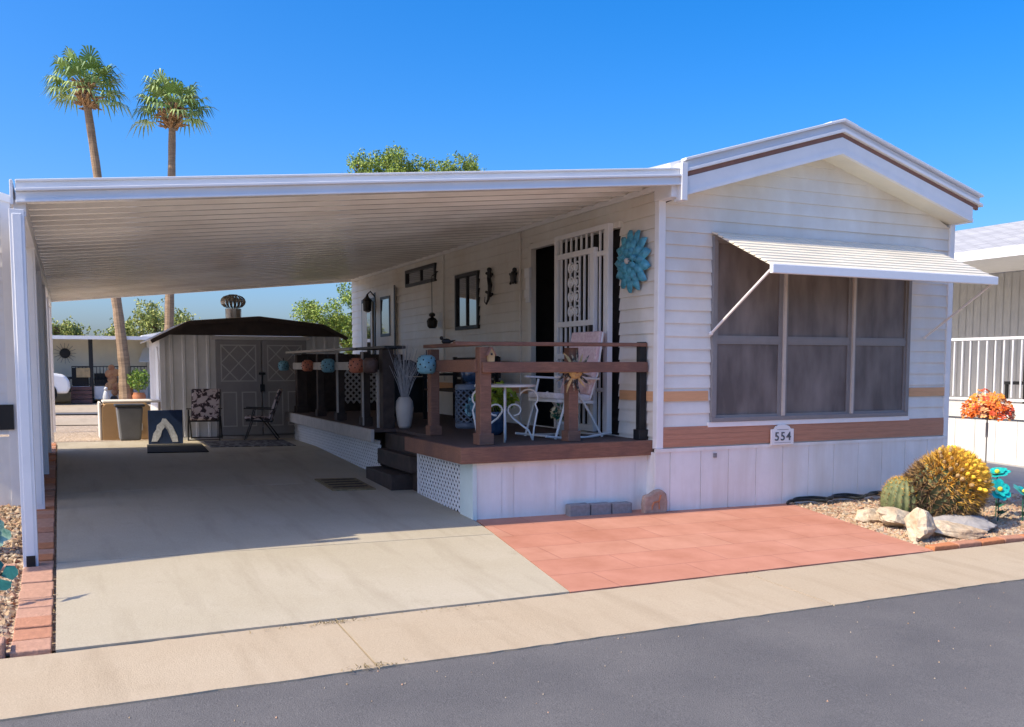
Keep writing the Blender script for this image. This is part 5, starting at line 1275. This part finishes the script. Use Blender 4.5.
# ------------------------------------------------------------------ palms
def fan_palm(base, pts, rads, crown_r, label, seed, nf=34):
    e = root('palm_tree', base, label, 'palm tree', 'tall fan palms behind the carport')
    rd = random.Random(seed); mb = MB()
    P_ = [Vector(p) for p in pts]; big = []
    for i in range(len(P_)-1):
        for s_ in range(6): big.append((P_[i].lerp(P_[i+1], s_/6), rads[i]+(rads[i+1]-rads[i])*s_/6))
    big.append((P_[-1], rads[-1]))
    big.append((P_[-1]+Vector((0, 0, .5)), rads[-1]*.8)); mb.tube([b[0] for b in big], [b[1]*(1+.07*(i % 2)) for i, b in enumerate(big)], 12); build('trunk', mb, MT['palmbark'], e)
    top = P_[-1]
    sk = MB()
    for k in range(70):
        a = rd.uniform(0, 6.28); z = rd.uniform(-.35, .45); r = .16+.10*rd.random()
        p = top+Vector((math.cos(a)*r*.7, math.sin(a)*r*.7, z)); d = Vector((math.cos(a)*.6, math.sin(a)*.6, rd.uniform(-.2, .9))).normalized()
        sk.tube([p, p+d*rd.uniform(.15, .4)], [.05, .02], 5)
    build('trunk_crown', sk, MT['palmskirt'], e)
    fr = MB()
    for k in range(nf):
        a = k*2.39996+rd.uniform(-.2, .2); el = math.asin(clamp(-.28+1.24*(k+.5)/nf+rd.uniform(-.08, .08), -.5, .97)); d = Vector((math.cos(a)*math.cos(el), math.sin(a)*math.cos(el), math.sin(el)))
        L_ = crown_r*rd.uniform(.42, .62); m = rd.choice([0, 0, 1, 2])
        p0 = top+Vector((0, 0, .25)); p1 = p0+d*L_+Vector((0, 0, -.06*L_*(1-d.z)))
        fr.tube([p0, p0+d*L_*.5, p1], [.025, .018, .012], 4, m)
        s_ = d.cross(Vector((0, 0, 1)))
        s_ = s_.normalized() if s_.length > .05 else Vector((1, 0, 0)); up = s_.cross(d).normalized()
        nl = 15; bl = crown_r*rd.uniform(.44, .60)
        for j in range(nl):
            f = (j/(nl-1)-.5)*2; an = f*2.0
            ld = (d*math.cos(an)+s_*math.sin(an)+up*.15*(1-abs(f))).normalized(); l2 = bl*(1-.35*abs(f))*rd.uniform(.85, 1.1)
            droop = Vector((0, 0, -1))*l2*(.25+.45*rd.random())
            mid = p1+ld*l2*.55+droop*.12; tip = p1+ld*l2*.86+droop; w = ld.cross(up).normalized()*.032
            fr.add([p1-w*.5, p1+w*.5, mid+w, mid-w], [(0, 1, 2, 3)], m); fr.add([mid-w, mid+w, tip], [(0, 1, 2)], m if rd.random() > .2 else 2)
    build('fronds', fr, MT['palmleaf'], e)
fan_palm((-3.58, 24, .28), [(-3.56, 24, .28), (-3.60, 24, 1.4), (-3.74, 24, 3.17), (-4.08, 24, 6.2), (-4.38, 24, 9.1), (-4.44, 24, 9.55)], [.23, .17, .145, .125, .11, .12], 1.48, 'leaning fan palm, the taller and left one of two', 31)
fan_palm((-2.40, 24, .28), [(-2.40, 24, .28), (-2.36, 24, 1.4), (-2.25, 24, 2.73), (-2.10, 24, 6.0), (-1.99, 24, 8.8), (-1.98, 24, 9.2)], [.21, .16, .14, .12, .105, .115], 1.42, 'straight fan palm, the shorter and right one of two', 32)

# ------------------------------------------------------------------ broadleaf trees
def tree(base, th, crown, nleaf, s, mats, label, seed, group='trees behind the buildings', thr=(1.1, -.18), trunk_r=.22):
    e = root('broadleaf_tree', base, label, 'tree', group); rd = random.Random(seed); mb = MB(); B = Vector(base)
    mb.tube([B, B+Vector((.1, .05, th*.5)), B+Vector((0, 0, th))], [trunk_r, trunk_r*.8, trunk_r*.65], 9); build('trunk', mb, MT['bark'], e)
    lb = MB()
    for c, r in crown:
        c = Vector(c); p = B+Vector((0, 0, th*.95)); mid = p.lerp(c, .5)+Vector((rd.gauss(0, .2), rd.gauss(0, .2), .2))
        lb.tube([p, mid, c], [trunk_r*.5, trunk_r*.32, trunk_r*.12], 6)
        for _ in range(6):
            d = Vector((rd.gauss(0, 1)*r[0], rd.gauss(0, 1)*r[1], rd.gauss(0, .8)*r[2]))*.36; lb.tube([c.lerp(mid, rd.random()*.5), c+d*.5, c+d], [.05, .03, .01], 5)
    build('limbs', lb, MT['bark'], e)
    cm = MB(); tot = sum(r[0]*r[1]*r[2] for c, r in crown)
    for c, r in crown: leaves(cm, int(nleaf*r[0]*r[1]*r[2]/tot), c, r, s, rd, 3, thr, .2, .35)
    build('crown', cm, mats, e); return e
tree((4.3, 20, .2), 3.6, [((2.9, 20, 7.1), (.6, .7, .75)), ((3.9, 20, 7.25), (.85, .9, .95)), ((5.0, 20, 7.1), (.85, .8, .8)), ((6.2, 20, 7.3), (.9, .8, .85)), ((4.6, 20, 6.2), (2.2, 1.4, .9))], 60000, .040, MT['leaf'], 'bright green tree rising behind the middle of the carport roof', 41, thr=(1.9, -.14))
tree((1.9, 17, .25), 1.3, [((1.2, 17, 2.5), (.9, .9, .8)), ((2.3, 17, 2.9), (1.1, 1, 1.1)), ((3.3, 17.3, 3.2), (1.2, 1.1, 1.2)), ((2.5, 16.8, 1.9), (1.5, 1, .8)), ((.65, 17.2, 2.9), (.5, .5, .45))], 60000, .034, MT['leaf'], 'bushy green tree seen between the shed roof and the home', 42, thr=(1.9, -.14), trunk_r=.15)
tree((-2.2, 33, .25), 1.6, [((-2.9, 33, 2.6), (1.2, 1.2, .9)), ((-1.9, 33, 3.2), (1.1, 1.1, 1.0)), ((-1.0, 33, 2.9), (1.1, 1, .9)), ((-3.6, 33, 2.2), (.8, .8, .6))], 15000, .06, MT['farleaf'], 'small tree beyond the far roof, right of the leaning palm trunk', 43, thr=(1.6, -.02))
tree((-5.6, 34, .25), 1.4, [((-6.2, 34, 2.5), (1.0, 1, .8)), ((-5.3, 34, 2.75), (.8, .9, .65)), ((-4.7, 34, 2.5), (.75, .9, .7)), ((-7.4, 34, 2.6), (1.0, 1, .9))], 15000, .06, MT['farleaf'], 'small tree beyond the far roof, seen between the carport posts', 44, thr=(1.6, -.02))

# ------------------------------------------------------------------ far building across the lane
GZ = .29
fb = root('far_home', (-5, 26.5, GZ), 'cream single storey home with flat roof beyond the lane', 'mobile home')
mb = MB(); mb.box(-12, -2.85, 25.6, 30, GZ, 2.30); build('wall', mb, MT['wallcream'], fb)
mb = MB(); mb.box(-12.4, -2.55, 24.0, 30.4, 2.30, 2.345); build('flat_roof', mb, MT['roofmetal'], fb)
mb = MB(); mb.box(-12.4, -2.55, 23.96, 24.0, 2.25, 2.36); build('roof_fascia', mb, MT['trimwhite'], fb)
mb = MB(); mb.box(-4.6, -4.48, 24.45, 24.57, GZ, 2.30); build('porch_post', mb, MT['black'], fb)
mb = MB(); mb.box(-5.1, -2.9, 24.5, 25.6, GZ+.10, .80); build('porch_base', mb, MT['skirt'], fb)
mb = MB(); mb.box(-5.15, -4.55, 24.1, 24.5, GZ, .40); mb.box(-5.15, -4.55, 24.2, 24.5, .42, .53); mb.box(-5.15, -4.55, 24.3, 24.5, .55, .66); mb.box(-5.15, -4.55, 24.4, 24.5, .68, .79); build('porch_steps', mb, MT['farbrown'], fb)
mb = MB(); mb.box(-5.1, -2.9, 24.50, 24.53, 1.40, 1.43); mb.box(-5.1, -2.9, 24.50, 24.53, .84, .87)
for i in range(22): mb.box(-5.1+i*.1, -5.08+i*.1, 24.505, 24.525, .87, 1.40)
build('porch_railing', mb, MT['black'], fb)
mb = MB(); mb.box(-6.2, -5.1, 24.50, 24.55, 1.02, 1.10); build('ramp_rail', mb, MT['black'], fb)
mb = MB(); mb.box(-5.08, -4.62, 24.60, 25.0, .81, 1.38); thing('porch_cabinet', mb, MT['black'], (-4.85, 24.8, .80), 'black cabinet on the far porch between the railing and the post', 'cabinet')
mb = MB(); mb.box(-4.95, -4.58, 24.62, 24.98, 1.385, 1.40); mb.box(-4.97, -4.58, 24.42, 24.48, 1.08, 1.37); thing('wooden_tray', mb, MT['woodbox'], (-4.8, 24.6, 1.08), 'pale wooden box hung on the railing of the far porch', 'box')
mb = MB(); mb.box(-4.45, -4.05, 24.65, 25.1, .81, 1.0); mb.box(-4.45, -4.05, 25.05, 25.1, 1.0, 1.2); thing('lounge_chair', mb, MT['black'], (-4.25, 24.9, .8), 'low black chair on the far porch beside the red wall art', 'chair')
# white home with awning next to it
fb2 = root('far_home', (-1.2, 28, GZ), 'white home with a small pale awning right of the far cream home', 'mobile home')
mb = MB(); mb.box(-2.84, 2.4, 25.2, 31, GZ, 2.36); build('wall', mb, MT['siding'], fb2)
mb = MB(); mb.prism([(-3.0, 2.33), (2.6, 2.33), (2.6, 2.40), (-.2, 2.80), (-2.0, 2.62), (-3.0, 2.42)], (0, 24.9, 0), (1, 0, 0), (0, 0, 1), (0, 6, 0)); build('roof', mb, MT['roofmetal'], fb2)
mb = MB(); mb.add([(-2.95, 25.2, 2.0), (-2.2, 25.2, 2.0), (-2.2, 24.5, 1.55), (-3.15, 24.5, 1.55), (-2.95, 25.2, 2.03), (-2.2, 25.2, 2.03), (-2.2, 24.5, 1.58), (-3.15, 24.5, 1.58)], [(0,3,2,1),(4,5,6,7),(0,1,5,4),(1,2,6,5),(2,3,7,6),(3,0,4,7)]); build('awning', mb, MT['awn'], fb2)
mb = MB(); mb.box(-2.70, -2.2, 25.17, 25.2, .85, 1.5); build('window', mb, MT['glassdark'], fb2)
mb = MB(); mb.tube([(-2.62, 24.55, 1.56), (-2.80, 24.3, GZ)], .02, 5); build('awning_pole', mb, MT['trimwhite'], fb2)
# wall clock, art, statue, plant, car
mb = MB(); mb.lathe([(.16, 0), (.15, .05), (.02, .06)], (0, 0, 0), 18, axis=(0, -1, 0))
cl = root('sunburst_clock', (-5.27, 25.55, 1.84), 'round black sunburst clock on the cream far wall', 'clock'); build('clock_face', mb, MT['black'], cl, local=True)
mb = MB()
for k in range(16): a = 2*PI*k/16; mb.tube([(.15*math.cos(a), -.01, .15*math.sin(a)), (.33*math.cos(a), -.01, .33*math.sin(a))], .006, 4)
build('rays', mb, MT['aluframe'], cl, local=True)
mb = MB(); 
for (cx, cz, r) in ((-.08, .18, .14), (.10, .22, .13), (.0, 0, .15), (-.10, -.20, .13), (.10, -.22, .14), (-.02, .38, .10), (.05, -.40, .10)): mb.sphere((cx, 0, cz), r, 6, sq=(1, .2, 1))
thing('metal_wall_art', mb, MT['redart'], (-3.94, 24.42, 1.0), 'red and orange metal art piece on the far porch railing, left of the palm trunk', 'wall decoration', local=True)
mb = MB(); mb.lathe([(.06, 0), (.09, .03), (.10, .16), (.07, .30), (.035, .38)], (0, 0, 0), 12); mb.sphere((0, -.02, .42), .06, 6)
thing('bird_statue', mb, MT['whitepot'], (-4.16, 23.9, GZ+.02), 'pale bird statue standing before the far porch', 'statue', local=True, smooth=True)
mb = MB(); mb.sphere((0, 0, .12), .11, 6); mb.lathe([(.06, 0), (.07, .05)], (0, 0, 0), 10)
thing('dark_pot', mb, MT['black'], (-3.93, 24.0, GZ), 'small round dark pot between the statue and the leaning palm', 'pot', local=True, smooth=True)
pp = root('potted_plant', (-3.22, 23.7, GZ), 'bright green plant in a terracotta pot right of the leaning palm trunk', 'potted plant')
mb = MB(); mb.lathe([(.13, 0), (.19, .10), (.20, .22), (.16, .29), (.18, .31), (.14, .31)], (0, 0, 0), 18); build('pot', mb, MT['terracotta'], pp, local=True, smooth=True)
mb = MB(); leaves(mb, 500, (0, 0, .72), (.34, .28, .36), .055, random.Random(12), 3); mb.tube([(0, 0, .28), (0, 0, .6)], .02, 5); build('foliage', mb, MT['plantgreen'], pp, local=True)
car = root('parked_car', (-7.25, 24.0, GZ), 'white parked car partly hidden behind the carport posts', 'car')
prof = [(-2.1, .35), (2.02, .32), (2.10, .50), (2.08, .72), (1.95, .88), (1.20, 1.02), (.45, 1.50), (-1.4, 1.55), (-2.0, 1.05), (-2.12, .7)]
mb = MB(); mb.prism(prof, (0, -.85, 0), (1, 0, 0), (0, 0, 1), (0, 1.7, 0)); build('body', mb, MT['carwhite'], car, local=True, bevel=.07)
mb = MB(); mb.prism([(1.10, 1.06), (.45, 1.45), (-.3, 1.47), (-.3, 1.06)], (0, -.857, 0), (1, 0, 0), (0, 0, 1), (0, .01, 0)); mb.prism([(-.4, 1.06), (-.4, 1.47), (-1.3, 1.46), (-1.75, 1.06)], (0, -.857, 0), (1, 0, 0), (0, 0, 1), (0, .01, 0)); build('side_window', mb, MT['glassdark'], car, local=True)
mb = MB(); mb.bar((1.17, 0, 1.06), (.50, 0, 1.49), 1.4, .02); build('windscreen', mb, MT['glassdark'], car, local=True)
for s_ in (-1, 1):
    mb = MB(); mb.box(1.90, 2.095, s_*.62-.16, s_*.62+.16, .66, .80); build('headlight', mb, MT['glassdark'], car, local=True, bevel=.02)
    mb = MB(); mb.box(.78, .92, s_*.95-.06, s_*.95+.06, 1.02, 1.16); build('mirror', mb, MT['black'], car, local=True, bevel=.02)
mb = MB(); mb.box(1.9, 2.125, -.7, .7, .36, .48); build('bumper', mb, MT['black'], car, local=True, bevel=.02)
for x in (-1.35, 1.40):
    for s_ in (-1, 1):
        mb = MB(); mb.lathe([(.20, -.11), (.33, -.11), (.34, -.08), (.34, .08), (.33, .11), (.20, .11)], (x, s_*.78, .34), 24, axis=(0, 1, 0)); w_ = build('wheel', mb, MT['blackmat'], car, local=True)
        mb = MB(); mb.lathe([(.19, -.105), (.17, .105)], (x, s_*.78, .34), 18, axis=(0, 1, 0)); build('rim', mb, MT['chrome'], w_, local=True)

# ------------------------------------------------------------------ light, sky, camera
SUN = Vector((.95, .06, -1)).normalized()
sl = bpy.data.lights.new('sun', 'SUN'); sl.energy = 2.0; sl.angle = R(.5); sl.color = (1, .87, .64)
so = bpy.data.objects.new('sun', sl); col.objects.link(so); so.rotation_euler = SUN.to_track_quat('-Z', 'Y').to_euler(); so.location = (-20, -5, 30)
elev = math.asin(-SUN.z); az = math.atan2(-SUN.x, -SUN.y)
wd = bpy.data.worlds.new('World'); sc.world = wd; wd.use_nodes = True
N = wd.node_tree.nodes; L = wd.node_tree.links; bg = N['Background']
sky = N.new('ShaderNodeTexSky'); sky.sky_type = 'NISHITA'; sky.sun_disc = False; sky.sun_elevation = elev; sky.sun_rotation = az
sky.altitude = 400; sky.air_density = 1.0; sky.dust_density = 4.0; sky.ozone_density = 6
hs = N.new('ShaderNodeHueSaturation'); hs.inputs['Saturation'].default_value = 1.38; hs.inputs['Value'].default_value = 1.0
tn = N.new('ShaderNodeMixRGB'); tn.blend_type = 'MULTIPLY'; tn.inputs['Fac'].default_value = 1; tn.inputs['Color2'].default_value = (.515, .525, .585, 1)
L.new(sky.outputs['Color'], hs.inputs['Color']); L.new(hs.outputs['Color'], tn.inputs['Color1']); L.new(tn.outputs['Color'], bg.inputs['Color']); bg.inputs['Strength'].default_value = .15

cam = bpy.data.cameras.new('camera'); co = bpy.data.objects.new('camera', cam); col.objects.link(co); sc.camera = co
yw, pt, rl = R(25.3703), R(-4.4323), R(-.0493)
fw = Vector((math.sin(yw)*math.cos(pt), math.cos(yw)*math.cos(pt), math.sin(pt))); rt = Vector((math.cos(yw), -math.sin(yw), 0)); up = rt.cross(fw)
rt2 = rt*math.cos(rl)+up*math.sin(rl); up2 = -rt*math.sin(rl)+up*math.cos(rl)
M4 = Matrix((rt2, up2, -fw)).transposed().to_4x4(); M4.translation = Vector((-5.1939, -7.6313, 1.4255)); co.matrix_world = M4
cam.sensor_fit = 'HORIZONTAL'; cam.sensor_width = 36; cam.lens = 933.29/1024*36; cam.shift_y = (438.21-363.5)/1024
cam.clip_start = .05; cam.clip_end = 2000
vs = sc.view_settings; vs.view_transform = 'Standard'; vs.look = 'None'; vs.exposure = 1.6; vs.gamma = 1; vs.use_curve_mapping = False
sc.cycles.max_bounces = 16; sc.cycles.diffuse_bounces = 10; sc.cycles.glossy_bounces = 6
sc.render.resolution_x = 1024; sc.render.resolution_y = 727
